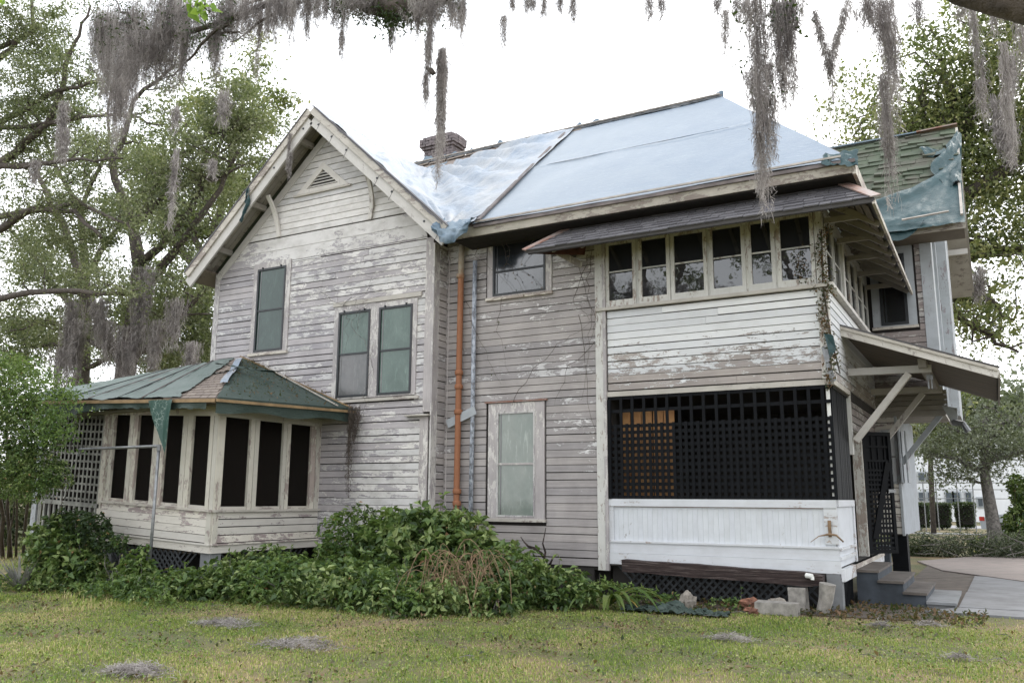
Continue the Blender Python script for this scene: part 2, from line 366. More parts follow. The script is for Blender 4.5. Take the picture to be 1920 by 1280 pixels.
M_['hedgeleaf'] = leafm('clipped_hedge_leaves', [(.018,.032,.018), (.035,.055,.028), (.06,.085,.04)], .2, 2)
M_['cedar'] = leafm('grey_green_needles', [(.09,.105,.075), (.16,.18,.13), (.25,.27,.20)], .25, 1)
M_['moss'] = leafm('spanish_moss_strands', [(.19,.170,.165), (.31,.285,.275), (.46,.43,.41)], .45, 3, .9, 0.0)
M_['strap'] = leafm('strap_leaf_blades', [(.04,.08,.02), (.075,.13,.03), (.14,.18,.05)], .3, 3, .4)
M_['yellowleaf'] = simple('yellow_dying_leaf', (.42,.30,.09), .5, .5, 6, col2=(.20,.23,.06))
M_['ivy'] = leafm('brown_green_creeper', [(.03,.045,.018), (.06,.065,.028), (.12,.07,.035), (.16,.09,.05)], .2, 6)
M_['lawnweed'] = leafm('lawn_weed_leaves', [(.07,.13,.02), (.13,.215,.04), (.21,.28,.06), (.32,.31,.13)], .25, .8)
M_['grass'] = leafm('lawn_grass_blades', [(.14,.21,.035), (.23,.31,.06), (.36,.39,.11), (.56,.46,.26)], .30, .55, .7)

# ================================================================ THE HOUSE
H = thing('wooden_house', 'abandoned two-storey clapboard house with peeling pale paint and tarps over its roof', 'house')
def hp(name, mb, mat, p=None, smooth=False): return mk(name, mb, mat, p or H, smooth)

def subtract(lo, hi, cuts):
    segs = [(lo, hi)]
    for a, b in cuts:
        out = []
        for s0, s1 in segs:
            if b <= s0 or a >= s1: out.append((s0, s1)); continue
            if a > s0: out.append((s0, a))
            if b < s1: out.append((b, s1))
        segs = out
    return [s for s in segs if s[1]-s[0] > .03]

def siding(wall, fr, z0, z1, lo, hi, ops, mat, e=.132, wob=.003):
    lof = lo if callable(lo) else (lambda z: lo)
    hif = hi if callable(hi) else (lambda z: hi)
    z = z0
    while z < z1-.02:
        ze = min(z+e, z1)
        l0, h0 = min(lof(z), lof(ze)), max(hif(z), hif(ze))
        for a, b in subtract(l0, h0, [(o[0], o[1]) for o in ops if o[2] < z+e*.5 < o[3]]):
            cuts = [a, b]
            if b-a > 3.2 and random.random() < .55: cuts = [a, random.uniform(a+.9, b-.9), b]
            for i in range(len(cuts)-1):
                c0 = cuts[i]+(.002 if i else 0); c1 = cuts[i+1]-(.002 if i < len(cuts)-2 else 0)
                gp_ = random.choice((.007, .009, .011, .014, .018)); prof = [(.0, z+gp_), (.026, z+gp_+.002), (.020, ze+.001), (.0, ze+.001)]
                dz0 = random.uniform(-wob, wob); dz1 = random.uniform(-wob, wob); dn = random.uniform(-.002, .003)
                m = MB(); vs = []
                for end, uu, dz in ((0, c0, dz0), (1, c1, dz1)):
                    for n, zz in prof:
                        q = uu
                        if end == 0: q = max(uu, lof(zz)) if uu <= l0+.001 else uu
                        else: q = min(uu, hif(zz)) if uu >= h0-.001 else uu
                        vs.append(fr.p(q, n+(dn if n > .01 else 0), zz+dz))
                k = len(prof)
                m.add(vs, [tuple(range(k)), tuple(reversed(range(k, 2*k)))]+[(i_, i_+k, (i_+1) % k+k, (i_+1) % k) for i_ in range(k)])
                mk('clapboard', m, mat, wall)
        z = ze

def frbox(fr, *a): m = MB(); return fr.box(m, *a)
def ring(fr, u0, u1, z0, z1, w_, n0, n1, wt=None, wb=None):
    m = MB(); wt = w_ if wt is None else wt; wb = w_ if wb is None else wb
    fr.box(m, u0, u0+w_, n0, n1, z0, z1); fr.box(m, u1-w_, u1, n0, n1, z0, z1)
    fr.box(m, u0+w_, u1-w_, n0, n1-.001, z1-wt, z1); fr.box(m, u0+w_, u1-w_, n0, n1-.001, z0, z0+wb)
    return m

WG = Fr((0, -.42, 0), (1,0,0), (0,-1,0))       # gable wing wall
MW = Fr((0, 0, 0), (1,0,0), (0,-1,0))          # recessed middle wall and porch front
PS = Fr((.10, 0, 0), (0,1,0), (1,0,0))         # side of the porch tower
RW = Fr((0, 5.5, 0), (1,0,0), (0,-1,0))        # right wing
RX, RZ, RS = -9.9, 9.75, .914                  # wing ridge and slope
def wingz(x): return RZ - RS*abs(x-RX)
EY, EZ, MS, RY = -.75, 6.6, .81, 3.8           # main eave line and slope, ridge y
def mainz(y): return EZ + MS*(y-EY)
RIDGEZ = mainz(RY)

# --- gable wing wall
def glo(z): return max(-13.05, RX-(RZ-.30-z)/RS)
def ghi(z): return min(-7.0, RX+(RZ-.30-z)/RS)
m = MB(); m.poly_prism([(-13.05,-.41,.62), (-7.0,-.41,.62), (-7.0,-.41,6.75), (RX,-.41,9.42), (-13.05,-.41,6.55)], (0,.16,0))
gable = hp('gable_wall', m, M_['gapshade'])
ox_ = -9.97
wops = [(-11.87,-10.76,4.58,6.66), (-9.44,-7.41,3.44,5.46)]
siding(gable, WG, .66, 6.64, -12.93, -7.19, wops, M_['wing'])
siding(gable, WG, 7.22, 9.36, lambda z: glo(z)+.14, lambda z: ghi(z)-.14, [(ox_-.58,ox_+.58,8.10,8.2), (ox_-.42,ox_+.42,8.2,8.36), (ox_-.25,ox_+.25,8.36,8.5), (ox_-.12,ox_+.12,8.5,8.62)], M_['wing'], e=.142)
for z0, z1, l, h in ((6.65, 6.93, -13.0, -7.19), (6.935, 7.205, -12.75, -7.15)):
    m = MB(); k0 = max(l, glo(z1)+.12); k1 = min(h, ghi(z1)-.12)
    m.hexa([WG.p(l if z0 < 6.7 else k0-.12,0,z0), WG.p(min(h, k1+.25),0,z0), WG.p(min(h, k1+.25),.028,z0), WG.p(l if z0 < 6.7 else k0-.12,.028,z0),
            WG.p(k0,0,z1), WG.p(k1,0,z1), WG.p(k1,.022,z1), WG.p(k0,.022,z1)]); mk('frieze_board', m, M_['wing'], gable)
for s in (-1, 1):                                # sloping frieze boards under the rake
    a = Vector((RX, -.45, RZ-.42)); b = Vector((RX+s*3.1, -.45, wingz(RX+s*3.1)-.42))
    m = MB().beam(a, b, .17, .03, (0,1,0)); mk('frieze_board', m, M_['trimc'], gable)
for u0, u1, z0, z1 in ((-13.07,-12.92,.62,6.62), (-7.20,-7.03,3.2,6.62), (-7.26,-7.07,.62,3.12)):
    mk('corner_board', frbox(WG, u0, u1, .0, .034, z0, z1), M_['trimv'], gable)
mk('ledge', frbox(WG, -7.56, -7.02, .0, .12, 3.12, 3.15), M_['trimh'], gable)
m = MB(); m.box(-7.03, -6.995, -.455, -.27, .62, 6.5); mk('corner_board', m, M_['trimv'], gable)
ws = Fr((-7.0,0,0), (0,1,0), (1,0,0))
sw = hp('wing_side_wall', MB().box(-7.12, -7.005, -.40, .05, .6, 6.6), M_['gapshade'])
siding(sw, ws, .62, 6.5, -.27, -.0, [], M_['middle'])
mk('conduit', MB().tube([(-6.93,-.02,1.0), (-6.94,-.02,3.3), (-6.93,-.03,6.5)], .013, 6), M_['trimv'], sw)

def screened(name, fr, u0, u1, z0, z1, cas, pane, frame=M_['darkscreen'], fw=.045, split=.5, casmat=M_['trimv'], sill=True, nn=.045, low=None, castop=None):
    """window: casing (the part) with a dark screen frame, meeting rail, two panes, sill"""
    wdw = mk(name, ring(fr, u0-cas, u1+cas, z0-.03, z1+(castop or cas), cas, .0, nn, wb=.03), casmat, H)
    mk('screen_frame', ring(fr, u0, u1, z0, z1, fw, .012, nn+.012), frame, wdw)
    zm = z0+(z1-z0)*split
    mk('meeting_rail', frbox(fr, u0+fw, u1-fw, .014, nn+.002, zm-.018, zm+.018), frame, wdw)
    mk('pane', frbox(fr, u0+fw, u1-fw, .016, .030, zm+.018, z1-fw), pane, wdw)
    mk('pane', frbox(fr, u0+fw, u1-fw, .016, .030, z0+fw, zm-.018), low or pane, wdw)
    ist = MB()
    for (a, b) in ((zm+.03, z1-fw-.01), (z0+fw+.01, zm-.03)):
        fr.box(ist, u0+fw+.035, u0+fw+.06, .030, .034, a, b)
    mk('inner_stile', ist, M_['grey_pane'] if pane is not M_['glassdark'] else frame, wdw)
    if sill: mk('sill', frbox(fr, u0-cas-.02, u1+cas+.02, .0, nn+.035, z0-.085, z0-.03), M_['trimh'], wdw)
    cl = MB()
    for u in (u0+.15, u1-.15): fr.box(cl, u-.012, u+.012, nn, nn+.03, z1-.01, z1+.03)
    mk('clip', cl, frame, wdw)
    return wdw
wA = screened('window', WG, -11.72, -10.88, 4.69, 6.55, .13, M_['green_pane_dark'], split=.49)
wB = screened('window', WG, -9.34, -8.52, 3.57, 5.33, .12, M_['green_pane'], low=M_['grey_pane'], sill=False)
wC = screened('window', WG, -8.30, -7.48, 3.57, 5.33, .10, M_['green_pane'], sill=False)
mk('sill', frbox(WG, -9.5, -7.3, 0, .075, 3.46, 3.52), M_['trimh'], wC)
mk('head_casing', frbox(WG, -9.5, -7.28, 0, .06, 5.46, 5.55), M_['trimh'], wC)
# gable vent
tri = lambda s, n: [(-9.97-s*.70, 8.07), (-9.97+s*.70, 8.07), (-9.97, 8.07+s*.66)]
vent = MB()
def vp(u, n, z): return WG.p(u, n, z)
ox, oz = -9.97, 8.10
out = [(ox-.74, oz), (ox+.74, oz), (ox, oz+.64)]; inn = [(ox-.44, oz+.09), (ox+.44, oz+.09), (ox, oz+.47)]
for i in range(3):
    a, b = out[i], out[(i+1) % 3]; c, d = inn[(i+1) % 3], inn[i]
    vent.hexa([vp(a[0],.0,a[1]), vp(b[0],.0,b[1]), vp(c[0],.0,c[1]), vp(d[0],.0,d[1]), vp(a[0],.05,a[1]), vp(b[0],.05,b[1]), vp(c[0],.05,c[1]), vp(d[0],.05,d[1])])
V = hp('gable_vent', vent, M_['trimc'])
mk('backing', MB().add([vp(*q) for q in ((ox-.45,.010,oz+.08), (ox+.45,.010,oz+.08), (ox,.010,oz+.48))], [(0,1,2)]), M_['dark'], V)
for k in range(5):
    z = oz+.10+k*.068; hw = .42*(1-(z-oz-.09)/.38)-.01
    if hw > .03: mk('louvre', MB().hexa([vp(ox-hw,.012,z+.038), vp(ox+hw,.012,z+.038), vp(ox+hw,.040,z+.008), vp(ox-hw,.040,z+.008), vp(ox-hw,.016,z+.050), vp(ox+hw,.016,z+.050), vp(ox+hw,.045,z+.018), vp(ox-hw,.045,z+.018)]), M_['trimc'], V)
mk('sill', frbox(WG, ox-.80, ox+.80, .0, .07, oz-.045, oz), M_['trimh'], V)
# curved rake brackets
for x0, s in ((-11.15, -1), (-8.62, 1)):
    m = MB(); pts = [(x0+s*.10*math.sin(t*1.5), -.47-.30*(t/1.0)**2.6, 7.22+.88*t) for t in [i/8 for i in range(9)]]
    for a, b in zip(pts, pts[1:]): m.beam(a, b, .09, .05, (0,1,0))
    hp('rake_bracket', m, M_['trimc'])

# --- wing roof
yb, yf = 3.3, -.95
for s in (-1, 1):
    x1 = RX+s*3.5; z1 = wingz(x1)
    m = MB(); nrm = Vector((s*RS, 0, 1)).normalized()
    y1 = yb if s < 0 else EY
    m.poly_prism([(RX,yf,RZ), (x1,yf,z1), (x1,(9.0 if s < 0 else EY-.0),z1), (RX,(9.0 if s < 0 else 3.12),RZ)], nrm*-.05)
    rf = hp('wing_roof', m, M_['trimh'] if s > 0 else M_['mossy'])
    a, b = Vector((RX+s*.04, yf-.03, RZ-.06)), Vector((x1, yf-.03, z1-.03))
    mk('rake_moulding', MB().beam(a, b, .06, .15, (s*RS,0,1)), M_['trimh'], rf)
    a2 = a+Vector((0, .035, -.20)); b2 = b+Vector((-s*.02, .035, -.20))
    mk('rake_board', MB().beam(a2, b2, .045, .24, (s*RS,0,1)), M_['trimc'], rf)
    mk('shingle_edge', MB().beam(a+nrm*.085, b+nrm*.085, .09, .022, (s*RS,0,1)).jit(.006), M_['shingle'], rf)
    for t in (.05, .16, .28, .52, .63, .86, .95):
        c = a2.lerp(b2, t)
        if s > 0 or t < .3: mk('bolt', MB().tube([c+Vector((0,-.02,0)), c+Vector((0,-.034,0))], .024, 8), M_['darkscreen'], rf)
        if s > 0 and t not in (.86,): mk('board_joint', MB().beam(c+Vector((.12,-.024,.16)), c+Vector((.12-.20,-.024,-.16)), .006, .004, (0,1,0)), M_['dark'], rf)
    for k in range(4):   # soffit boards
        o0 = -.42-.12*k
        m = MB(); q0 = Vector((RX+s*.02, o0-.06, RZ-.11)); q1 = Vector((x1, o0-.06, z1-.11))
        mk('soffit_board', m.beam(q0, q1, .112, .02, (s*RS,0,1)), M_['soffit'], rf)
    for t in (.12, .5, .78):
        xx = RX+s*3.5*t; zz = wingz(xx)-.20
        mk('lookout', MB().box(xx-.045, xx+.045, -.91, -.44, zz-.06, zz+.06), M_['soffit'], rf)
# left eave underside of the wing
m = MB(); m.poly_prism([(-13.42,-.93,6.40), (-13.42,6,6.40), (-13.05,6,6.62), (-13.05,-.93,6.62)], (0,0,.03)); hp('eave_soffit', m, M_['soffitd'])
hp('wing_left_wall', MB().box(-13.05, -12.95, -.40, 8.5, .6, 6.7), M_['wing'])

# --- middle wall (recessed)
mid = hp('middle_wall', MB().box(-7.05, -3.62, .005, .14, .42, 6.75), M_['gapshade'])
mops = [(-6.08,-4.66,5.28,6.7), (-6.05,-4.79,1.14,3.36)]
siding(mid, MW, .46, 6.60, -6.995, -3.80, mops, M_['middle'])
screened('window', MW, -5.92, -4.79, 5.38, 6.50, .125, M_['glassdark'], split=.42, casmat=M_['trimv'], fw=.04)
wl = screened('window', MW, -5.80, -5.01, 1.27, 3.16, .19, M_['pale_pane'], frame=M_['trimv'], fw=.03, split=.50, castop=.17)
mk('drip_cap', frbox(MW, -6.06, -4.76, .0, .075, 3.34, 3.365), M_['flash'], wl)
mk('corner_board', frbox(MW, -3.80, -3.66, .0, .05, .42, 6.3), M_['porchtrim'], mid)
mk('narrow_trim', frbox(MW, -3.655, -3.60, .0, .065, .42, 6.3), M_['trimv'], mid)  # thin strip beside the corner board in ordinary trim paint
m = MB().tube([(-6.59,-.12,6.45), (-6.60,-.12,6.1), (-6.62,-.12,1.35), (-6.62,-.12,.2)], .058, 14)
dp = hp('drain_pipe', m, M_['rust'], None, True)
for z in (5.85, 3.95, 3.68, 3.2, 1.72, 1.5):
    mk('pipe_collar', MB().tube([(-6.61,-.12,z-.045), (-6.61,-.12,z-.03), (-6.61,-.12,z+.03), (-6.61,-.12,z+.045)], [.072,.080,.080,.072], 14), M_['rust'], dp, True)
m = MB().tube([(-6.30,-.09,6.12), (-6.31,-.09,3.0), (-6.33,-.09,.3)], .042, 12); hp('vent_pipe', m, M_['oldpipe'], None, True)
m = MB(); m.beam((-6.87,-.10,2.98), (-6.22,-.14,3.22), .16, .012, (0,-1,0)); hp('loose_flashing', m, M_['rwv'])

# --- porch tower front
tower = hp('porch_tower_wall', MB().box(-3.60, .08, .005, .12, 3.34, 4.90), M_['gapshade'])
siding(tower, MW, 3.43, 4.84, -3.58, -.03, [], M_['porchup'], e=.128)
mk('corner_board', frbox(MW, -.03, .10, .0, .035, 3.43, 4.86), M_['porchtrim'], tower)
mk('belt_board', frbox(MW, -3.60, .12, -.0, .04, 3.335, 3.42), M_['trimh'], tower)
mk('window_sill', frbox(MW, -3.78, .14, -.0, .10, 4.86, 4.915), M_['trimh'], tower)
# tower window frames: six casements
mk('corner_post', MB().box(-.02, .10, -.03, .10, 4.92, 6.28), M_['porchtrim'], tower)
mk('head_board', frbox(MW, -3.66, -.02, -.05, .03, 6.12, 6.30), M_['porchtrim'], tower)
mk('jamb_board', frbox(MW, -3.78, -3.62, -.05, .035, 4.92, 6.30), M_['porchtrim'], tower)
cas = [(-3.60,-3.03), (-2.98,-2.41), (-2.39,-1.76), (-1.72,-1.12), (-1.08,-.64), (-.61,-.03)]
for i, (a, b) in enumerate(cas):
    s = mk('casement_window', ring(MW, a, b, 4.93, 6.11, .062, -.03, .028, wt=.055, wb=.11), M_['porchtrim'], H)
    mk('glazing_bar', frbox(MW, a+.062, b-.062, -.012, .016, 5.545, 5.572), M_['porchtrim'], s)
    mk('pane', frbox(MW, a+.06, b-.06, -.004, .002, 5.57, 6.06), M_['glass'], s)
    mk('pane', frbox(MW, a+.06, b-.06, -.004, .002, 5.03, 5.55), M_['glass'], s)
    if i < 5: mk('mullion', frbox(MW, b, cas[i+1][0], -.05, .012, 4.92, 6.12), M_['porchtrim'], s)
# rooms of the tower
m = MB(); m.box(-3.6,.0,.15,5.4,4.0,4.05); m.box(-3.6,.0,.15,5.4,6.30,6.34); m.box(-3.6,.05,3.2,3.25,4.05,6.3); m.box(-3.64,-3.6,.15,5.4,4.05,6.3)
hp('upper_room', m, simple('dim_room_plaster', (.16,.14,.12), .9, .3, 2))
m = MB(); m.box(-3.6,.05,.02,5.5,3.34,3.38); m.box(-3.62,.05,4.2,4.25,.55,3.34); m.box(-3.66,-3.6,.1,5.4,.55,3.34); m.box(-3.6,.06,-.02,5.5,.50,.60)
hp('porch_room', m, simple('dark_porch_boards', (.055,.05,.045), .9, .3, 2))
hp('porch_floor_edge', MB().box(.06, .135, 1.12, 5.3, .53, .60), M_['trimh'])

# lower porch front: white panelled apron
ap = hp('porch_apron', frbox(MW, -3.60, .02, -.05, -.012, .62, 1.52), M_['skirtw'])
mk('cap_rail', frbox(MW, -3.62, .06, -.04, .035, 1.48, 1.60), M_['skirth'], ap)
mk('corner_board', frbox(MW, -.13, .06, -.03, .02, .95, 1.48), M_['skirth'], ap)
mk('corner_board', frbox(MW, -3.62, -3.52, -.03, .02, .90, 1.48), M_['skirth'], ap)
mk('ledge_board', frbox(MW, -3.62, .07, -.03, .045, .885, .915), M_['skirth'], ap)
mk('skirt_board', frbox(MW, -3.62, .06, -.03, .022, .715, .884), M_['skirth'], ap)
mk('skirt_board', frbox(MW, -3.62, .07, -.03, .035, .53, .712), M_['skirth'], ap)
mk('peeled_edge', frbox(MW, -3.52, -.13, -.012, .004, 1.468, 1.480), M_['flash'], ap)
x = -3.52
while x < -.14:
    mk('beadboard', frbox(MW, x+.001, min(x+.084, -.13), -.012, -.004-random.random()*.001, .915, 1.48), M_['skirtw'], ap); x += .085
# side apron of the porch
sa = hp('side_apron', MB().box(.03, .06, .02, 1.62, .62, 1.60), M_['skirtw'])
m = MB(); m.box(.06,.09,.02,1.66,1.50,1.60); mk('cap_rail', m, M_['skirth'], sa)
m = MB(); m.box(.06,.085,1.52,1.66,.62,1.50); mk('end_board', m, M_['skirth'], sa)
m = MB(); m.box(.06,.09,.02,1.50,.86,.90); m.box(.06,.085,.02,1.50,.72,.77); mk('ledge_board', m, M_['skirth'], sa)
m = MB(); m.box(.06,.12,-.03,5.3,.42,.60); mk('sill_beam', m, M_['skirth'], sa)

# black lattice, every slat a piece
lat = hp('lattice_panel', MB().box(-3.60,-3.54,-.045,-.005,1.60,3.285), M_['black'])
def slat(m, p): mk('slat', m, M_['black'], p)
x = -3.585; k = 0; dx = .1035
while x < .07:
    top = 3.335 if k % 2 == 0 else 2.86
    j = random.uniform(-.004, .004)
    slat(MB().box(x+j, x+j+.052, -.030, -.018, 1.60, top), lat); x += dx; k += 1
zs = [1.60+i*.1085 for i in range(12)]+[3.055, 3.28]
for i, z in enumerate(zs):
    slat(MB().box(-3.60, .09, -.017, -.006, z, z+.055), lat)
mk('white_strip', MB().box(.005, .055, .012, .05, 1.62, 3.28), M_['pvc'], lat)
# side: narrow black boards
sb = hp('black_side_panel', MB().box(.03, .055, .10, 1.66, 1.60, 3.30), M_['black'])
y = .08
while y < 1.62:
    mk('black_board', MB().box(.056, .068+random.random()*.006, y, y+.062, 1.60, 3.30), M_['black'], sb); y += .072
hp('side_post', MB().box(-.02, .12, 1.64, 1.80, 2.35, 4.0), M_['porchtrim'])
hp('door_jamb', MB().box(-.12, .05, 3.33, 3.43, .60, 3.3), M_['porchtrim'])
hp('black_jamb', MB().box(-.06, .05, 1.66, 1.78, .60, 3.0), M_['black'])
hp('black_jamb', MB().box(-.08, .0, 3.46, 3.56, .60, 3.0), M_['black'])
# white siding of the tower side
ts = hp('tower_side_wall', MB().box(-.02, .095, .13, 5.5, 3.30, 4.88), M_['gapshade'])
siding(ts, PS, 3.43, 4.84, .12, 5.45, [], M_['porchup'], e=.128)
tl = hp('lower_side_wall', MB().box(-.02, .04, 1.85, 5.5, 2.80, 3.36), M_['porchtrim'])
siding(tl, Fr((.045,0,0),(0,1,0),(1,0,0)), 2.80, 3.42, 1.84, 5.45, [], M_['rw'], e=.128)
mk('corner_board', MB().box(.098, .125, -.035, .12, 3.42, 4.86), M_['trimc'], ts)
mk('belt_board', MB().box(.098, .14, -.03, 1.62, 3.335, 3.42), M_['trimh'], ts)
mk('window_sill', MB().box(.09, .22, -.08, 5.45, 4.86, 4.93), M_['trimc'], ts)
mk('head_board', MB().box(.02, .11, .1, 5.45, 6.12, 6.30), M_['porchtrim'], ts)
ys = [(.16,.92), (1.0,1.72), (1.95,2.75), (2.85,3.6), (3.75,4.5), (4.6,5.35)]
for i, (a, b) in enumerate(ys):
    s = mk('casement_window', ring(PS, a, b, 4.94, 6.11, .07, -.05, .012, wb=.10), M_['porchtrim'], H)
    mk('glazing_bar', frbox(PS, a+.07, b-.07, -.03, .0, 5.53, 5.56), M_['porchtrim'], s)
    mk('pane', frbox(PS, a+.07, b-.07, -.02, -.012, 5.0, 6.06), M_['glass'], s)
mk('mullion', MB().box(.03, .15, 1.74, 1.93, 4.93, 6.12), M_['porchtrim'], ts)
# open lattice door
dh = Vector((.04, 3.45, 0)); dd = Vector((.66, .75, 0)).normalized(); DF = Fr(dh, dd, Vector((dd.y, -dd.x, 0)))
door = hp('lattice_door', ring(DF, 0, .66, .64, 2.86, .07, -.02, .02), M_['black'])
for k in range(8): slat(frbox(DF, .07+k*.073, .07+k*.073+.034, -.012, -.002, .7, 2.8 if k % 2 == 0 else 2.3), door)
for k in range(24):
    z = .72+k*.088
    if z < 2.2 or k % 3 == 0: slat(frbox(DF, .05, .62, .0, .010, z, z+.04), door)
mk('diagonal_board', MB().beam(DF.p(.15,.02,.9), DF.p(.56,.02,2.3), .12, .02, tuple(DF.N)), M_['black'], door)
mk('dark_door_backing', frbox(DF, .07, .60, -.030, -.022, 1.75, 2.80), M_['black'], door)  # added black sheet, stands in for darkness seen through the upper lattice
mk('latch', frbox(DF, .52, .68, .02, .035, 1.74, 1.80), M_['galv'], door)

# --- lattice skirt under the floors
def diag(fr, u0, u1, z0, z1, mat, p, st=.13):
    u = u0-(z1-z0)
    while u < u1:
        for s in (0, 1):
            a, b = (u, u+(z1-z0)) if s == 0 else (u+(z1-z0), u)
            ua, ub = a, b; za, zb = z0, z1
            if min(a, b) < u0 or max(a, b) > u1: continue
            mk('skirt_slat', MB().beam(fr.p(ua, -.02-.012*s, za), fr.p(ub, -.02-.012*s, zb), .035, .010, tuple(fr.N)), mat, p)
        u += st
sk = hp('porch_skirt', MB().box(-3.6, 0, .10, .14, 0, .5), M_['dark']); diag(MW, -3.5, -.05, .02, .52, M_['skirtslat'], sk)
hp('porch_pier', MB().box(-.14, .07, -.03, .16, -.05, .53), M_['concrete'])
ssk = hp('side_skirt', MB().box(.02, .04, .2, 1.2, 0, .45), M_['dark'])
for k in range(7): mk('skirt_slat', MB().beam((.06, .22+k*.13, .0), (.06, .30+k*.13, .46), .05, .012, (1,0,0)), M_['black'], ssk)
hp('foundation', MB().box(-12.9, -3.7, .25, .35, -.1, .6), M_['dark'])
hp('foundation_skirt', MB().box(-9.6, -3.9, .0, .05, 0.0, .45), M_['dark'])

# --- main roof
mr = MB()
xe = .72
rv = Vector((0, -MS, 1)).normalized()
mr.poly_prism([(-6.4,EY,EZ), (xe,EY,EZ), (-2.4,RY,RIDGEZ), (-11.4,RY,RIDGEZ), (-9.9,3.14,RZ)], rv*-.06)
mr.poly_prism([(xe,EY,EZ), (xe,5.2,EZ), (-2.4,RY,RIDGEZ)], (-.05,0,-.05))
mr.poly_prism([(-11.4,RY,RIDGEZ), (-2.4,RY,RIDGEZ), (-.5,8.5,EZ), (-13,8.5,EZ)], (0,0,-.06))
ROOF = hp('main_roof', mr, M_['tanshingle'])
mk('fascia_board', MB().hexa([(-6.45,EY+.02,EZ-.21), (xe,EY+.02,EZ-.21), (xe,EY+.05,EZ-.21), (-6.45,EY+.05,EZ-.21), (-6.45,EY-.03,EZ-.035), (xe,EY-.03,EZ-.035), (xe,EY+.0,EZ-.035), (-6.45,EY+.0,EZ-.035)]), M_['trimh'], ROOF)
mk('gutter_lip', MB().box(-5.9, xe+.02, EY-.06, EY-.02, EZ-.075, EZ-.02), M_['greybatten'], ROOF)
mk('side_fascia', MB().box(xe-.03, xe+.02, EY, 5.0, EZ-.24, EZ-.04), M_['trimh'], ROOF)
for k in range(4):
    y = EY+.06+k*.175
    mk('soffit_board', MB().box(-6.4, xe-.04, y, y+.17, EZ-.23+.0, EZ-.205), M_['gapshade'], ROOF)  # blackened boards paint in the shadow gap behind the fascia
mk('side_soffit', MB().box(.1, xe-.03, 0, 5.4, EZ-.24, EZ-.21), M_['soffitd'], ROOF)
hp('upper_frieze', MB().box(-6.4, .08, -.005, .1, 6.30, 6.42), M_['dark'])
# exposed ridge boards left of the tarp
for k in range(9):
    x0 = -10.6+k*.55; mk('ridge_shingle', MB().beam((x0, RY-.12, RIDGEZ-.06), (x0+.5, RY-.12, RIDGEZ-.06+random.uniform(0,.03)), .26, .02, (0,-MS,1)), M_['tanshingle'], ROOF)

# --- chimney of bricks
ch = hp('chimney', MB().box(-10.88, -9.97, 4.6, 5.2, 9.6, 11.39), M_['mortar'])
def brick(x0, x1, y0, y1, z0, z1): mk('brick', MB().box(x0, x1, y0, y1, z0, z1).jit(.006), M_['brick'], ch)
z = 10.35; row = 0
while z < 11.40:
    o = .0 if z < 11.0 else (.05 if z < 11.1 else (.10 if z < 11.32 else .03))
    xx = -10.90-o-(0.1 if row % 2 else 0); 
    while xx < -9.95+o:
        a = max(xx, -10.90-o); b = min(xx+.205, -9.95+o)
        if b-a > .05: brick(a, b-.01, 4.56-o, 4.68, z, z+.066)
        xx += .215
    for yy in (4.69, 4.90):
        brick(-10.1, -9.95+o, yy, yy+.2, z, z+.066)
    z += .077; row += 1
mk('cap', MB().box(-10.80, -10.05, 4.62, 5.18, 11.40, 11.47), M_['brick'], ch)

# --- skirt roof over the tower windows
SE0, SE1 = Vector((-4.70,-1.0,5.87)), Vector((.99,-1.0,5.86)); ST0, ST1 = Vector((-3.95,.0,6.58)), Vector((.20,.0,6.58))
sr = MB(); sr.poly_prism([SE0, SE1, ST1, ST0], (0,.03,-.05)); sr.poly_prism([SE1, (.99,5.4,5.86), (.20,5.4,6.58), ST1], (-.03,0,-.05)); sr.poly_prism([SE0, ST0, (-4.2,.0,5.95)], (.03,0,-.03))
SR = hp('skirt_roof', sr, M_['shingle'])
rows = 9; sn = (Vector((0,-.71,1))).normalized()
for r_ in range(rows):
    t0, t1 = r_/rows, (r_+1.35)/rows; t1 = min(t1, 1)
    a0, b0 = SE0.lerp(ST0, t0), SE1.lerp(ST1, t0); a1, b1 = SE0.lerp(ST0, t1), SE1.lerp(ST1, t1)
    if r_ == 0: a0 = a0+Vector((0,-.02,-.012)); b0 = b0+Vector((0,-.02,-.012))
    u = a0.x-random.uniform(0, .3)
    while u < b0.x:
        wd = random.choice((.30, .30, .17, .30, .22))
        def cx(v, lo, hi): return min(max(v, lo), hi)
        p0 = cx(u, a0.x, b0.x); p1 = cx(u+wd-.012, a0.x, b0.x); q0 = cx(u, a1.x, b1.x); q1 = cx(u+wd-.006, a1.x, b1.x)
        if p1-p0 > .03:
            lift = sn*(.020+random.uniform(0, .006)); j = random.uniform(-.006, .006)
            vs = [Vector((p0,a0.y,a0.z+j)), Vector((p1,a0.y,a0.z+j)), Vector((q1,a1.y,a1.z)), Vector((q0,a1.y,a1.z))]
            mk('shingle', MB().add([v+sn*.001 for v in vs]+[vs[0]+lift, vs[1]+lift, vs[2]+sn*.004, vs[3]+sn*.004], [(0,3,2,1),(4,5,6,7),(0,1,5,4),(1,2,6,5),(2,3,7,6),(3,0,4,7)]), M_['shingle'], SR)
        u += wd
mk('hip_flashing', MB().beam(SE0+Vector((-.02,-.02,.01)), ST0+Vector((-.02,-.02,.03)), .11, .02, (0,-1,1)), M_['flash'], SR)
mk('hip_flashing', MB().beam(SE1+Vector((.02,-.02,.02)), ST1+Vector((.05,-.02,.05)), .15, .02, (.3,-1,1)), M_['flash'], SR)
mk('end_closure', MB().poly_prism([(-4.66,-.96,5.84), (-4.0,-.05,5.96), (-3.9,-.05,6.5)], (.0,.02,-.02)), M_['redsoffit'], SR)
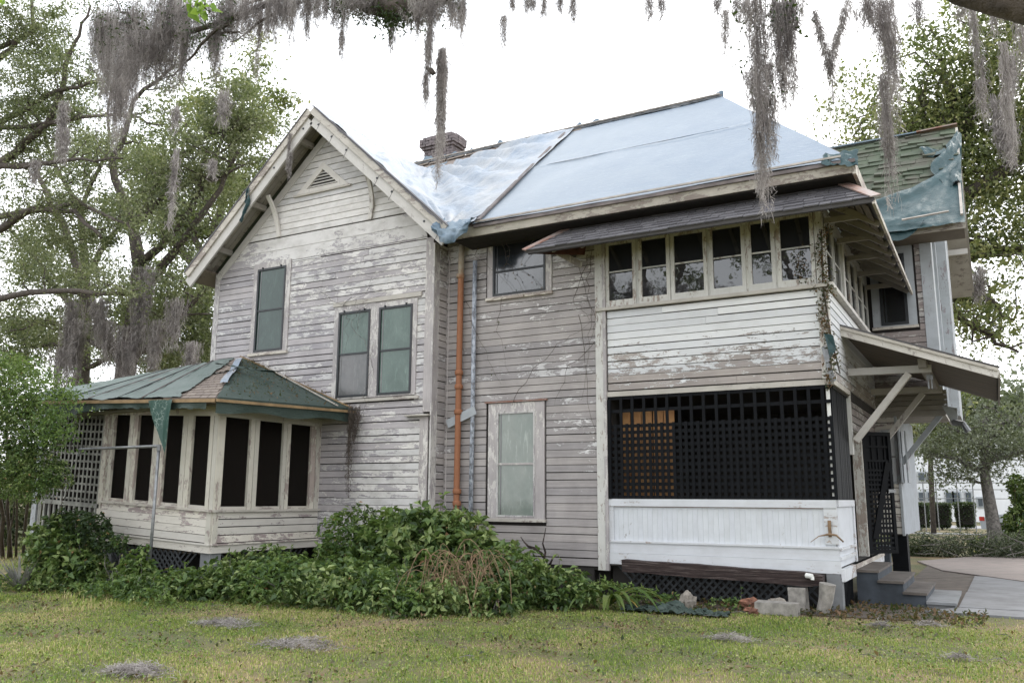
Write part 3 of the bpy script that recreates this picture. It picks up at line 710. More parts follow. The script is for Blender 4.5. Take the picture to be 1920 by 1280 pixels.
mk('end_board', MB().beam((-4.45,-.60,6.0), (-4.05,-.05,5.75), .02, .12, (0,0,1)), M_['trimv'], SR)
y = .12
k = 0
while y < 5.4:   # rafter tails on the side
    mk('rafter_tail', MB().beam((.12,y,6.30), (.93,y,5.80), .05, .10), M_['soffit'], SR)
    if k % 2 == 0: mk('lookout', MB().beam((.12,y+.02,5.98), (.80,y+.02,5.98), .05, .09), M_['soffit'], SR)
    y += .62; k += 1
x = -4.2
while x < .2:
    mk('rafter_tail', MB().beam((x,-.02,6.36), (x,-.92,5.83), .05, .08), M_['soffit'], SR); x += .55
mk('side_fascia', MB().box(.95, .99, -.98, 5.35, 5.78, 5.86), M_['trimh'], SR)
mk('front_fascia', MB().box(-4.66, .97, -.965, -.945, 5.80, 5.845), M_['dark'], SR)
for k in range(6): mk('soffit_board', MB().beam((.14+k*.135, -max(0,(.14+k*.135-.2)/.79)+.06, 6.52-k*.122-.03), (.14+k*.135, 5.35, 6.52-k*.122-.03), .13, .015, (.67,0,.74)), M_['soffitd'], SR)

# --- right wing
rw = hp('right_wing_wall', MB().box(.05, 1.37, 5.51, 5.7, 3.45, 7.0), M_['gapshade'])
siding(rw, RW, 3.6, 6.9, .12, 1.17, [(.06,1.07,5.08,6.9)], M_['rw'])
mk('corner_board', frbox(RW, 1.17, 1.39, 0, .04, 3.5, 7.0), M_['rwv'], rw)
wr = screened('window', RW, .34, .87, 5.2, 6.72, .16, M_['glassdark'], split=.80, casmat=M_['rwv'], fw=.06)
hp('right_wing_side_wall', MB().box(1.30, 1.385, 5.55, 10.3, 3.45, 7.2), M_['rwv'])
hp('side_corner_board', MB().box(1.385, 1.44, 6.3, 6.5, 3.45, 7.6), M_['rwv'])
hp('side_bay', MB().box(1.385, 1.60, 7.6, 9.4, 3.45, 8.3), M_['rwv'])
gb = MB(); gb.poly_prism([(1.36,5.5,7.0), (1.36,10.3,7.0), (1.36,7.9,9.9)], (-.1,0,0)); hp('right_gable_wall', gb, M_['rwv'])
m = MB(); m.box(.1, 1.40, 5.47, 7.2, 3.28, 3.46); OV = hp('overhang_floor', m, M_['soffit'])
for k in range(5): mk('fascia_board', MB().box(.12, 1.45-.0, 5.44-.01*k, 5.47, 3.30+k*.10, 3.39+k*.10), M_['soffit'], OV)
mk('brace', MB().beam((.52,5.6,2.35), (1.30,5.6,3.30), .10, .12, (0,-1,0)), M_['rwv'], OV)
mk('downspout_end', MB().poly_prism([(1.35,5.30,3.46), (1.62,5.30,3.40), (1.60,5.30,3.05), (1.52,5.30,3.05)], (0,.05,0)), M_['rwv'], OV)
mk('spout', MB().tube([(1.52,5.25,3.12), (1.70,5.2,3.08), (1.78,5.2,2.92)], .06, 8), M_['galv'], OV)
lw = hp('right_wing_lower_wall', MB().box(.05, .46, 5.51, 9.5, .90, 3.4), M_['gapshade'])
siding(lw, RW, .92, 3.3, .06, .46, [], M_['sun'])
mk('corner_board', MB().box(.44, .49, 5.46, 5.56, .9, 3.3), M_['rwv'], lw)
mk('side_face', MB().box(.461, .475, 5.56, 9.5, .9, 3.4), M_['rwv'], lw)
sh = mk('shutter_window', ring(RW, .17, .47, 1.93, 3.02, .05, 0, .06), M_['rwv'], H)
mk('pane', frbox(RW, .22, .42, .01, .03, 1.98, 2.97), M_['plaster'], sh)
mk('glazing_bar', frbox(RW, .22, .42, .03, .045, 2.46, 2.49), M_['rwv'], sh)
mk('open_shutter', MB().box(.50, .53, 5.3, 5.75, 1.95, 3.0), M_['rwv'], sh); mk('open_shutter', MB().box(.60, .63, 5.5, 6.1, 1.95, 3.0), M_['rwv'], sh)
hp('corner_pier', MB().box(.02, .22, 5.0, 5.3, 0, .72), M_['step']); hp('pier', MB().box(.20, .50, 5.6, 6.0, 0, .92), M_['black'])
# right wing roof with mossy shingles
R2S = 1.0; RRY, RRZ = 7.9, 10.26; E2Y, E2Z = 4.72, 7.08
m = MB(); m.poly_prism([(-2.2,E2Y,E2Z), (2.05,E2Y,E2Z), (2.05,RRY,RRZ), (-2.2,RRY,RRZ)], (0,.04,-.06)); m.poly_prism([(-2.2,RRY,RRZ), (2.05,RRY,RRZ), (2.05,11.1,7.06), (-2.2,11.1,7.06)], (0,-.04,-.06))
R2 = hp('right_wing_roof', m, M_['mossy'])
n2 = Vector((0,-1,1)).normalized(); nr = 22
for r_ in range(nr):
    t0, t1 = r_/nr, min((r_+1.4)/nr, 1); u = -1.25-random.uniform(0, .4)
    while u < 2.05:
        wd = random.uniform(.28, .48); a = max(u, -1.3); b = min(u+wd-.008, 2.05)
        if b-a > .05:
            curl = (random.uniform(0, .07) if t0 > .38 and random.random() < .6 else .0); l0 = .015+curl; l1 = .015+curl*random.random()
            skw = random.uniform(-.05, .05) if curl > 0 else random.uniform(-.006, .006)
            def q(x, t, l, dz=0): return Vector((x, E2Y+(RRY-E2Y)*t, E2Z+(RRZ-E2Z)*t))+n2*l+Vector((0,0,dz))
            vs = [q(a,t0,.002), q(b,t0,.002), q(b,t1,.001), q(a,t1,.001), q(a,t0,l0,skw*.3), q(b,t0,l1,-skw*.3), q(b,t1,.006), q(a,t1,.006)]
            mk('mossy_shingle', MB().hexa(vs), M_['mossy'], R2)
        u += wd
mk('rake_board', MB().beam((2.05,E2Y,E2Z-.10), (2.05,RRY,RRZ-.10), .05, .2, (0,-1,1)), M_['trimh'], R2)
mk('rake_board', MB().beam((2.05,11.15,7.06-.05), (2.05,RRY,RRZ-.10), .06, .2, (0,1,1)), M_['soffit'], R2)
mk('rake_soffit', MB().poly_prism([(1.38,RRY,RRZ-.22), (2.03,RRY,RRZ-.22), (2.03,11.1,6.86), (1.38,11.1,6.86)], (0,0,-.02)), M_['soffit'], R2)
mk('lookout', MB().box(1.38, 2.03, 10.0, 10.12, 7.72, 7.86), M_['trimc'], R2)
mk('eave_fascia', MB().box(.6, 2.07, E2Y-.01, E2Y+.03, E2Z-.2, E2Z-.04), M_['trimh'], R2)
mk('eave_soffit', MB().box(.2, 2.04, E2Y+.03, 5.5, E2Z-.2, E2Z-.17), M_['soffitd'], R2)
mk('ridge_cap', MB().beam((1.2,RRY-.02,RRZ+.03), (2.07,RRY-.02,RRZ+.05), .2, .03), M_['flash'], R2)
mk('ridge_cap', MB().beam((-1.4,RRY-.02,RRZ+.03), (1.2,RRY-.02,RRZ+.03), .16, .03), M_['tarpblue2'], R2)

# --- canopy over the side steps
cA, cB = Vector((.11,0,4.36)), Vector((2.34,0,3.50)); Y0, Y1 = 1.12, 5.42
cn_ = Vector((.36,0,.93))
m = MB(); m.poly_prism([cA+Vector((0,Y0,.06)), cB+Vector((0,Y0,.06)), cB+Vector((0,Y1,.06)), cA+Vector((0,Y1,.06))], (0,0,-.03))
CN = hp('canopy', m, M_['shingle'])
for k in range(30):
    y = Y0+.02+k*.143
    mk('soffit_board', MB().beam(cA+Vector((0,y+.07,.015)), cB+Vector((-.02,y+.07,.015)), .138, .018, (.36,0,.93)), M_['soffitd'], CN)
mk('verge_board', MB().beam(cA+Vector((0,Y0-.01,-.01)), cB+Vector((0,Y0-.01,-.01)), .04, .13, (.36,0,.93)), M_['trimc'], CN)
mk('verge_moulding', MB().beam(cA+Vector((0,Y0-.035,.055)), cB+Vector((0,Y0-.035,.055)), .05, .045, (.36,0,.93)), M_['trimh'], CN)
mk('verge_shingles', MB().beam(cA+Vector((0,Y0+.02,.093)), cB+Vector((.02,Y0+.02,.093)), .16, .018, (.36,0,.93)).jit(.008), M_['shingle'], CN)
mk('eave_fascia', MB().box(2.33, 2.36, Y0, Y1, 3.43, 3.56), M_['soffit'], CN)
mk('purlin', MB().box(1.22, 1.34, 1.45, 5.3, 3.72, 3.86), M_['soffit'], CN)
for yb_ in (1.70, 4.75):
    mk('bracket_beam', MB().beam((.12,yb_,3.74), (1.40,yb_,3.72), .10, .12), M_['trimc'], CN)
    mk('brace', MB().beam((.17,yb_,2.58), (1.06,yb_,3.66), .10, .13, (0,-1,0)), M_['trimc'], CN)
lt = mk('lantern', MB().box(1.30, 1.40, 1.95, 2.05, 3.58, 3.66), M_['galv'], CN)
mk('lantern_glass', MB().box(1.315, 1.335, 1.96, 2.04, 3.42, 3.58), M_['galv'], lt); mk('lantern_glass', MB().box(1.365, 1.385, 1.96, 2.04, 3.42, 3.58), M_['galv'], lt)

# --- steps
stp = hp('steps', MB().box(.11, .43, 1.17, 3.2, -.05, .49), M_['step'])
for i, (x0, x1, z) in enumerate(((.08,.45,.52), (.42,.80,.37), (.77,1.11,.215), (1.09,1.50,.09))):
    if i: mk('riser_block', MB().box(x0+.005, x1-.02, 1.17+.003*i, 3.2, -.05, z-.04), M_['step'] if i < 3 else M_['concrete'], stp)
    mk('tread', MB().box(x0, x1, 1.13, 3.22, z-.038, z), M_['tread'] if i < 3 else M_['concrete'], stp)

# --- sunroom
SRO = Fr((-9.70,-3.10,0), (-1,0,0), (0,-1,0), .050)      # front, u runs left
SSI = Fr((-9.70,-3.10,0), (0,1,0), (1,0,0), .0)         # right side, u runs back
def sunwall(fr, ulen, uw, name):
    wl = hp(name, frbox(fr, 0, ulen, -.06, -.002, .66, 1.36), M_['gapshade'])
    siding(wl, fr, .80, 1.33, .11, ulen-.02, [], M_['sun'], e=.135)
    mk('base_board', frbox(fr, .0, ulen, .0, .03, .64, .77), M_['sun'], wl)
    mk('water_table', frbox(fr, -.02, ulen, .0, .06, .772, .80), M_['sun'], wl)
    mk('corner_board', frbox(fr, .0, .11, .0, .034, .80, 1.33), M_['sunv'], wl)
    mk('window_sill', frbox(fr, -.03, ulen, -.05, .075, 1.335, 1.375), M_['trimh'], wl)
    mk('header', frbox(fr, 0, ulen, -.06, .02, 3.0, 3.22), M_['sunv'], wl)
    e0 = 0
    for a, b in uw+[(ulen, ulen)]:
        if a-e0 > .16:
            c = (e0+a)/2
            mk('mullion', frbox(fr, e0, c-.008, -.06, .012, 1.375, 3.0), M_['sunv'], wl); mk('mullion', frbox(fr, c+.008, a, -.06, .008, 1.375, 3.0), M_['sunv'], wl)
            mk('mullion_gap', frbox(fr, c-.008, c+.008, -.06, -.006, 1.375, 3.0), M_['dark'], wl)
        else: mk('mullion', frbox(fr, e0, a, -.06, .012, 1.375, 3.0), M_['sunv'], wl)
        if b > a:
            mk('screen', frbox(fr, a, b, -.048, -.044, 1.40, 3.0), M_['mesh'], wl)
            mk('screen_rail', frbox(fr, a, b, -.05, -.01, 1.375, 1.43), M_['trimh'], wl)
        e0 = b
    return wl
fw = [(-9.70-b, -9.70-a) for a, b in ()]
sunwall(SRO, 3.02, [(.20,.64), (.90,1.36), (1.68,2.13), (2.38,2.82)], 'sunroom_front_wall')
sunwall(SSI, 2.66, [(.16,.76), (.98,1.60), (1.80,2.38)], 'sunroom_side_wall')
m = MB(); m.box(-14.2,-9.72,-3.05,-.5,.62,.70); hp('sunroom_floor', m, simple('sunroom_floorboards', (.10,.08,.06), .8))
m = MB(); m.box(-14.0,-9.5,-3.3,-.43,3.16,3.20); hp('sunroom_ceiling', m, M_['soffit'])
hp('sunroom_inner_wall', MB().box(-15.0,-9.8,-.50,-.46,.7,3.2), simple('dim_inner_wall', (.26,.22,.19), .9, .3, 2))
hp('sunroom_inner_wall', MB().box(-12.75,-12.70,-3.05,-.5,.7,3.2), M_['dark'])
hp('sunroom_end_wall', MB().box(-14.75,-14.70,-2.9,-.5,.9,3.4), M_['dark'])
hp('sunroom_pier', MB().box(-9.95,-9.70,-3.08,-2.85,-.05,.66), M_['concrete']); hp('sunroom_pier', MB().box(-12.6,-12.35,-3.08,-2.85,-.05,.7), M_['concrete'])
ss = hp('sunroom_skirt', MB().box(-12.6,-9.9,-2.6,-2.55,0,.7), M_['dark']); diag(SRO, .25, 2.8, .08, .62, M_['skirtslat'], ss); diag(SSI, .2, 2.5, .05, .62, M_['skirtslat'], ss)
# pale lattice screen left of the sunroom windows
pl = hp('pale_lattice', frbox(SRO, 2.98, 3.10, -.04, .03, .9, 3.15), M_['sunv'])
for k in range(15): mk('slat', frbox(SRO, 3.12+k*.125, 3.12+k*.125+.04, .006, .016, 1.30 if k < 14 else .6, 3.12), M_['lattice_grey'], pl)
for k in range(13): mk('slat', frbox(SRO, 3.08, 5.0, -.006, .004, 1.34+k*.145, 1.34+k*.145+.042), M_['lattice_grey'], pl)
for k in range(13): mk('baluster', frbox(SRO, 3.15+k*.16, 3.15+k*.16+.05, -.01, .02, .72, 1.24), M_['lattice_grey'], pl)
mk('rail', frbox(SRO, 3.05, 5.1, -.03, .03, 1.22, 1.30), M_['lattice_grey'], pl); mk('rail', frbox(SRO, 3.05, 5.1, -.03, .03, .66, .74), M_['lattice_grey'], pl)
mk('end_post', frbox(SRO, 5.0, 5.15, -.06, .04, .5, 3.2), M_['rwv'], pl)
# sunroom roof
A_, B_, C_, D_, E_, G_ = (-9.28,-3.56,3.24), (-14.15,-3.60,3.44), (-17.0,-2.0,3.84), (-19.3,-.42,4.24), (-12.08,-.42,4.60), (-8.86,-.44,3.30)
m = MB(); m.poly_prism([A_, B_, (-15.6,-.42,4.42), E_], (0,.03,-.05)); m.poly_prism([A_, E_, G_], (-.03,0,-.05)); m.poly_prism([B_, C_, D_, (-15.6,-.42,4.42)], (0,.03,-.05))
SF = hp('sunroom_roof', m, M_['tanshingle'])
m = MB(); m.poly_prism([(-9.32,-3.52,3.17), (-14.1,-3.55,3.37), (-14.1,-.45,3.37), (-8.9,-.45,3.22)], (0,0,.02)); mk('soffit', m, M_['soffitd'], SF)
mk('eave_batten', MB().beam((-9.26,-3.60,3.205), (-14.2,-3.64,3.405), .02, .06), M_['yellowbatten'], SF)
mk('eave_batten', MB().beam((-9.22,-3.60,3.205), (-8.80,-.46,3.265), .03, .05), M_['yellowbatten'], SF)
mk('eave_batten', MB().beam((-14.25,-3.2,3.46), (-16.9,-2.0,3.80), .03, .10), M_['yellowbatten'], SF)
mk('wall_flashing', MB().beam((-12.06,-.50,4.63), (-8.9,-.50,3.36), .02, .05, (0,-1,0)), M_['yellowbatten'], SF)

# ================================================================ TARPS
from mathutils import noise as mn
def fbm(x, y, z=0, o=4):
    return mn.fractal(Vector((x, y, z)), 0.6, 2.1, o)
def grid(name, nu, nv, fn, mat, parent=None, thick=.0):
    vs = [fn(i/(nu-1), j/(nv-1)) for j in range(nv) for i in range(nu)]
    fs = [(j*nu+i, j*nu+i+1, (j+1)*nu+i+1, (j+1)*nu+i) for j in range(nv-1) for i in range(nu-1)]
    me = bpy.data.meshes.new(name); me.from_pydata([tuple(v) for v in vs], [], fs); me.update()
    return link(name, me, mat, parent, True)
def smax(a, b, k=.30):
    h = max(k-abs(a-b), 0)/k; return max(a, b)+h*h*k*.25
def wt(u, v):
    v = v
    x = -9.88+u*(3.98)
    yf0 = -.96 if x < -6.42 else -.80-.0
    yb0 = 3.2+.45*max(0, min(1, (x+9.88)/1.2)) - .55*math.exp(-((x+8.9)/.9)**2)
    y = yf0+(yb0-yf0)*v
    zz = smax(wingz(x) if y < 3.3 else -9, mainz(y))
    ang = math.atan2(y-3.45, x+9.9); rr = math.hypot(x+9.9, y-3.45)
    wr = .085*math.sin(ang*30+2.2*fbm(x*.7, y*.7))*min(rr, 1.5)*math.exp(-rr*.25) + .035*fbm(x*1.5, y*1.5, 3)
    ang2 = math.atan2(y+.9, x+6.35); r2 = math.hypot(x+6.35, y+.9)
    wr += .06*math.sin(ang2*15)*math.exp(-((r2-.7)/.7)**2)
    wr *= min(1, .2+3*min(u, 1-u))
    return (x+.02*fbm(x*2, y*2, 7), y + (.03*fbm(x*3, 0, 5) if v > .97 else 0), zz+.10+wr)
T1 = thing('white_tarp', 'silvery white wrinkled tarp sagging over the roof valley beside the gable', 'tarp', (-8,1,8), 'tarps on the main roofs')
setparent(grid('tarp_sheet', 240, 170, wt, M_['tarpwhite']), T1)
def drp(u, v):
    x = -6.62+u*.86; t = v
    y = -.86-.20*math.sin(t*2.2)-.10*abs(math.sin(u*9+t*2))*t+.04*fbm(u*4, v*4)
    zt = 6.70+ (.10 if u < .15 else 0)
    z = zt-(.50*math.sin(math.pi*min(.95, .18+u*.75))**.8)*t+.03*fbm(u*6, v*5, 2)
    return (x, y, z)
setparent(grid('hanging_fold', 34, 18, drp, M_['tarpblue2']), T1)
def drp2(u, v):
    p = Vector((-9.85, -1.0, RZ+.03)).lerp(Vector((-6.45, -1.0, wingz(-6.45)+.03)), u)
    s = .03+.05*max(0, fbm(u*14, 1, 1))
    return (p.x+.1*v*s, p.y-.01-.02*v, p.z+.03-s*v*1.1)
setparent(grid('tucked_edge', 60, 4, drp2, M_['shingle']), T1)
def bt(u, v):
    x0 = -5.93+.0*v; x1 = .70+(-2.42-.70)*v
    x = x0+(x1-x0)*u; y = EY-.05+(RY-EY+.02)*v
    z = mainz(y)+.045+.030*mn.noise(Vector((x*.7, y*.7, 9)))+.006*mn.noise(Vector((x*2.5, y*1.6, 4)))
    if abs(v-.52-.02*math.sin(u*7)) < .012: z += .012
    return (x, y, z)
T2 = thing('blue_tarp', 'smooth pale blue tarp stretched over the main roof slope up to its hip', 'tarp', (-2,1,8), 'tarps on the main roofs')
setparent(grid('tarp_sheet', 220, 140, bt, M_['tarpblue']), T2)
part('seam', MB().beam((-5.6, 1.62, mainz(1.62)+.058), (-1.1, 1.60, mainz(1.60)+.058), .028, .006, (0,-MS,1)), M_['tarpwhite'], T2)
part('batten', MB().beam((-5.82, EY-.02, mainz(EY)+.08), (-6.10, RY-.05, mainz(RY-.05)+.08), .075, .035, (0,-MS,1)), M_['greybatten'], T2)
part('batten', MB().beam((-5.86, EY-.06, EZ+.035), (.55, EY-.06, EZ+.045), .03, .03), M_['palebatten'], T2)
part('batten', MB().beam((-10.9, RY-.06, RIDGEZ+.05), (-2.42, RY-.06, RIDGEZ+.06), .04, .05, (0,-MS,1)), M_['palebatten'], T2)
def rg(u, v):
    x = -10.7+u*8.35
    hgt = .035+.10*abs(fbm(x*2.3, 0, 4))*(1 if x > -7 else 1.3)
    return (x, RY-.01+.02*math.sin(x*5), RIDGEZ+.0+hgt*(v*1.3)+.03*v*fbm(x*7, 1))
setparent(grid('ridge_fold', 160, 4, rg, M_['tarpblue2']), T2)
rg2 = lambda u, v: (-10.7+u*8.35, RY-.12-.02*v, RIDGEZ-.10+.16*v+.02*fbm(u*60, v))
setparent(grid('dark_ridge_strip', 140, 3, lambda u, v: (-10.7+u*8.35, RY-.16-.01*v+.10*v, RIDGEZ-.05+.10*v+.025*fbm(u*70, v)), M_['darkscreen']), T2)  # ragged dark strip just below the ridge
def hipc(u, v):
    b = Vector((.10, .20, mainz(.2)+.09)).lerp(Vector((.74, -.80, EZ+.05)), u)
    return (b.x+.35*v*(.3+u)-.02*math.sin(v*9), b.y+.25*v+.03*fbm(u*4, v*4), b.z-.30*v*v+.05*math.sin(u*11+v*6)+.03*fbm(u*5, v*5, 2))

setparent(grid('corner_fold', 16, 12, lambda u, v: (.28+.50*u+.02*fbm(u*5,v*5), -.80+.12*(1-v)-.06*v-.03*math.sin(u*12), EZ+.16*(1-v)-.12*v*(.4+u)+.05*fbm(u*6, v*6)), M_['tarpteal']), T2)
# teal tarp on the right wing
def rwp(x, t, l): return Vector((x, E2Y+(RRY-E2Y)*t, E2Z+(RRZ-E2Z)*t))+n2*l
def tq(u, v):
    x = .42+1.65*u
    top = .27+.36*u**2.0
    t = -.06+top*v+(.06)*v
    l = .06+.10*max(0, math.sin((v*1.1-u*.3)*7))*(.35+.5*v)*math.sin(min(1, u*1.2)*3.0+.2)+.03*fbm(u*4, v*4)
    if v > .8: l += .06*math.sin((v-.8)*15)
    return rwp(x, t, l)
T3 = thing('teal_tarp', 'loose teal tarp bunched over the mossy shingles of the right wing roof', 'tarp', (1.3,5,7.3), 'tarps on the main roofs')
setparent(grid('tarp_sheet', 50, 40, tq, M_['tarpteal']), T3)
setparent(grid('hanging_lip', 24, 8, lambda u, v: (.50+.85*u, 4.62-.10*v+.02*fbm(u*5,v), 7.10-.36*v*math.sin(math.pi*min(1, .12+u*.9))**.7), M_['tarpteal']), T3)
def tw(u, v):
    a = rwp(1.96, .30, .1).lerp(rwp(2.04, .86, .1), v); s = .42*math.exp(-((v-.35)/.28)**2)+.08+.12*math.exp(-((v-.85)/.12)**2)
    return a+Vector((-s*u+.10*(1-u), 0, .0))+n2*(.07*math.sin(u*5+v*6)+.05*fbm(u*4, v*5, 2))
setparent(grid('bunched_corner', 16, 40, tw, M_['tarpteal']), T3)
setparent(grid('torn_flap', 12, 10, lambda u, v: rwp(1.25+.5*u+.15*v, .78-.10*v-.05*u, .08+.05*math.sin(u*6+v*4)+.03*fbm(u*5, v*5)), M_['tarpteal']), T3)
part('batten', MB().beam(rwp(2.02,.0,.09), rwp(2.02,.40,.09), .05, .04, (0,-1,1)), M_['palebatten'], T3)
part('batten', MB().beam(rwp(.95,-.02,.20), rwp(1.80,.0,.20), .035, .03, (0,-1,1)), M_['palebatten'], T3)
# bare shingles left open between the sunroom tarps
_A, _E, _B, _D = Vector(A_), Vector(E_), Vector(B_), Vector((-15.6,-.42,4.42)); _n = Vector((0,-.35,.93)).normalized()
for r_ in range(17):
    t0, t1 = r_/17, (r_+1.3)/17; u = random.uniform(-.02, .02)
    while u < .25:
        w_ = random.uniform(.035, .06)
        def sp(uu, t): uu = max(uu, .004); return _A.lerp(_B, uu).lerp(_E.lerp(_D, uu), t)
        mk('bare_shingle', MB().hexa([sp(u,t0), sp(u+w_-.003,t0), sp(u+w_-.003,t1), sp(u,t1), sp(u,t0)+_n*.022, sp(u+w_-.003,t0)+_n*(.016+random.random()*.012), sp(u+w_-.003,t1)+_n*.006, sp(u,t1)+_n*.006]), M_['tanshingle'], SF)
        u += w_
# green tarps on the sunroom roof
def lerp3(a, b, t): return Vector(a).lerp(Vector(b), t)
A0, E0, G0, B0 = Vector(A_), Vector(E_), Vector(G_), Vector(B_)
T4 = thing('green_tarp', 'dark green tarp nailed over the right slope of the sunroom roof', 'tarp', (-9.8,-1.5,3.6), 'green tarps on the sunroom roof')
def g1(u, v):
    lo = A0.lerp(G0, u); hi = E0.lerp(E0, u); p = lo.lerp(hi, v*.985)
    return p+Vector((.45,0,.9))*(.03+(.02*fbm(p.x*2, p.y*2)+.012*math.sin(u*26)*(1-v))*min(1,v*6))
setparent(grid('tarp_sheet', 60, 40, g1, M_['tarpgreen']), T4)
def g1e(u, v):
    p = A0.lerp(G0, u); return p+Vector((.02+.02*math.sin(u*21)*v-.02*v, 0, .02-.24*v-.03*v*math.sin(u*13+1)))
setparent(grid('eave_skirt', 60, 6, g1e, M_['tarpgreen']), T4)
part('batten', MB().beam(A0.lerp(E0,.86)+Vector((.1,.4,.06)), A0.lerp(G0,.86)+Vector((0,0,.07)), .03, .02, (.5,0,1)), M_['palebatten'], T4)
nm = Vector((0,-1,1)).normalized()
T5 = thing('green_tarp', 'faded grey green tarp with battens over the long front slope of the sunroom roof', 'tarp', (-13,-2,4), 'green tarps on the sunroom roof')
T5['group'] = T4['group']
D0 = Vector((-15.6,-.42,4.42))
def g2(u, v):
    lo = Vector((-10.15,-3.58,3.285)).lerp(B0, u); hi = (E0+Vector((-.25,0,0))).lerp(D0, u); p = lo.lerp(hi, v)
    return p+Vector((0,-.35,.93))*(.03+.022*fbm(p.x*2.4, p.y*2.4, 6)+.01*math.sin(v*20))
def g2e(u, v):
    return g2(max(0, u+(.05*fbm(0, v*7, 3)+.012*fbm(0, v*30, 5) if u < .03 else 0)), v)
setparent(grid('tarp_sheet', 70, 40, g2e, M_['tarpgreen2']), T5)
C0, DD = Vector(C_), Vector(D_)
setparent(grid('end_sheet', 30, 20, lambda u, v: B0.lerp(C0, u).lerp(D0.lerp(DD, u), v)+Vector((0,-.3,.9))*(.03+.02*fbm(u*5, v*5)), M_['tarpgreen2']), T5)
for t, mt in ((.20,'greybatten'), (.38,'darkscreen'), (.60,'greybatten'), (.80,'darkscreen')):
    part('batten', MB().beam(Vector((-10.35,-3.58,3.285)).lerp(B0, t)+nm*.05, (E0+Vector((-.4,0,0))).lerp(D0, t*.8)+nm*.055, .028, .02, tuple(nm)), M_[mt], T5)
def g3(u, v):
    p = Vector((-9.5,-3.62,3.19)).lerp(Vector((-14.1,-3.66,3.40)), u); L_ = .10+.07*abs(fbm(u*9, 2))+.16*math.exp(-((u-.82)/.12)**2)
    return p+Vector((0, .05+.03*math.sin(u*40)*v, .0-L_*v))
setparent(grid('eave_skirt', 90, 6, g3, M_['tarpgreen']), T5)
T6 = thing('torn_tarp_flap', 'dark torn triangular tarp flap hanging from the sunroom eave over the windows', 'tarp', (-10.3,-3.7,2.9))
def g4(u, v):
    w_ = (1-v)**.9
    x = -10.86+.62*u*w_+.53*v + .02*fbm(u*4, v*9)*w_; return (x, -3.68-.04*math.sin(u*6+v*4)*w_, 3.27-.93*v+.012*fbm(u*9, v*3, 8))
setparent(grid('flap', 16, 30, g4, M_['torn']), T6)
T7 = thing('torn_tarp_strip', 'ragged torn green strip lying over the bare patch near the sunroom roof peak', 'tarp', (-11,-2.4,4))
def hipn(t): return A0.lerp(E0, t)
setparent(grid('strip', 20, 6, lambda u, v: hipn(.25+.62*u)+Vector((-.12+.24*v, -.04*v, .07+.03*math.sin(u*9)+.02*fbm(u*8, v*3))), M_['tarpwhite']), T7)
setparent(grid('strip', 24, 8, lambda u, v: hipn(.62)+Vector((-.15+1.15*u*(1-.2*v), .35*u-.28*v*(1-u)-.10, .12-.16*u+.03*fbm(u*8, v*5))), M_['tarpgreen']), T7)
setparent(grid('strip', 24, 8, lambda u, v: hipn(.55)+Vector((-.25-.75*u, .25-.35*u-.12*v, .10-.14*u+.025*fbm(u*9, v*5))), M_['tarpgreen2']), T7)
T8 = thing('tarp_scrap', 'small dark teal scrap caught on the left rake of the front gable', 'tarp scrap', (-11.9,-1.0,7.8))
setparent(grid('scrap', 14, 26, lambda u, v: (-11.62-.12*v+.13*u*math.sin(v*3+.4)+.03*fbm(u*5,v*6), -1.02-.03*math.sin(u*7+v*8), 8.22-.74*v+.05*u), M_['tarpteal']), T8)
# dark patches of exposed ridge rag near the chimney
T9 = thing('tarp_rag', 'dark blue rag of tarp lying on the ridge in front of the chimney', 'tarp scrap', (-10.3,3.3,9.9))
setparent(grid('rag', 26, 8, lambda u, v: (-10.3+.9*u, 3.15+.25*u+.1*v, 9.80+.10*v+.18*math.sin(u*3)*0+.25*u*.6+.05*fbm(u*7, v*4)), M_['tarpblue2']), T9)

# ================================================================ GROUND
def lawnmat():
    a = N_('lawn_soil'); v = a.coord(); n = a.noise(v, .55, 5, .6); n2 = a.noise(v, 9, 6, .7); n3 = a.noise(v, 60, 3, .7)
    col = a.ramp(n, [(.38, (.095,.115,.04)), (.5, (.15,.14,.06)), (.60, (.26,.19,.105))])
    col = a.mix(a.math('MULTIPLY', a.ramp(n2, [(.45, (0,0,0)), (.7, (1,1,1))]), .5), col, c4((.16,.12,.07)))
    col = a.mix(a.math('MULTIPLY', n3, .5), col, c4((.05,.045,.02)))
    return a.out(a.pbr(col, .95, a.bump(a.math('ADD', n2, n3), .6, .03)))
M_['lawn'] = lawnmat()
def gz(x, y): return .0
g = mk('ground', MB().add([(-220,-60,-.01),(220,-60,-.01),(220,300,-.01),(-220,300,-.01)], [(0,1,2,3)]), M_['lawn']); tag(g, kind='structure')
def flat(name, pts, z, mat, th=None):
    m = MB(); th = th or .03; m.poly_prism([(p[0], p[1], z) for p in pts], (0,0,-th)); o = mk(name, m, mat); tag(o, kind='structure'); return o
def gp(px, py): p = P(px, py, 2, 0.0); return (p[0], p[1])
def stain(name, c1, c2, sc=1.2):
    a = N_(name); v = a.coord(); n = a.noise(v, sc, 7, .65); n2 = a.noise(v, 30, 4, .7)
    col = a.mix(a.ramp(n, [(.35, (0,0,0)), (.65, (1,1,1))]), c4(c1), c4(c2)); col = a.mix(a.math('MULTIPLY', n2, .4), col, c4(tuple(x*.5 for x in c1)))
    return a.out(a.pbr(col, .9, a.bump(n2, .3, .005)))
M_['apron'] = stain('grey_concrete_slab', (.235,.24,.25), (.145,.145,.15), 1.6); M_['pink'] = stain('pinkish_old_paving', (.27,.225,.205), (.19,.165,.15), 2.2)
M_['mulch'] = stain('bare_soil_and_litter', (.065,.05,.04), (.13,.105,.085), 4); M_['road'] = stain('pale_road', (.30,.30,.31), (.25,.25,.26), .4)
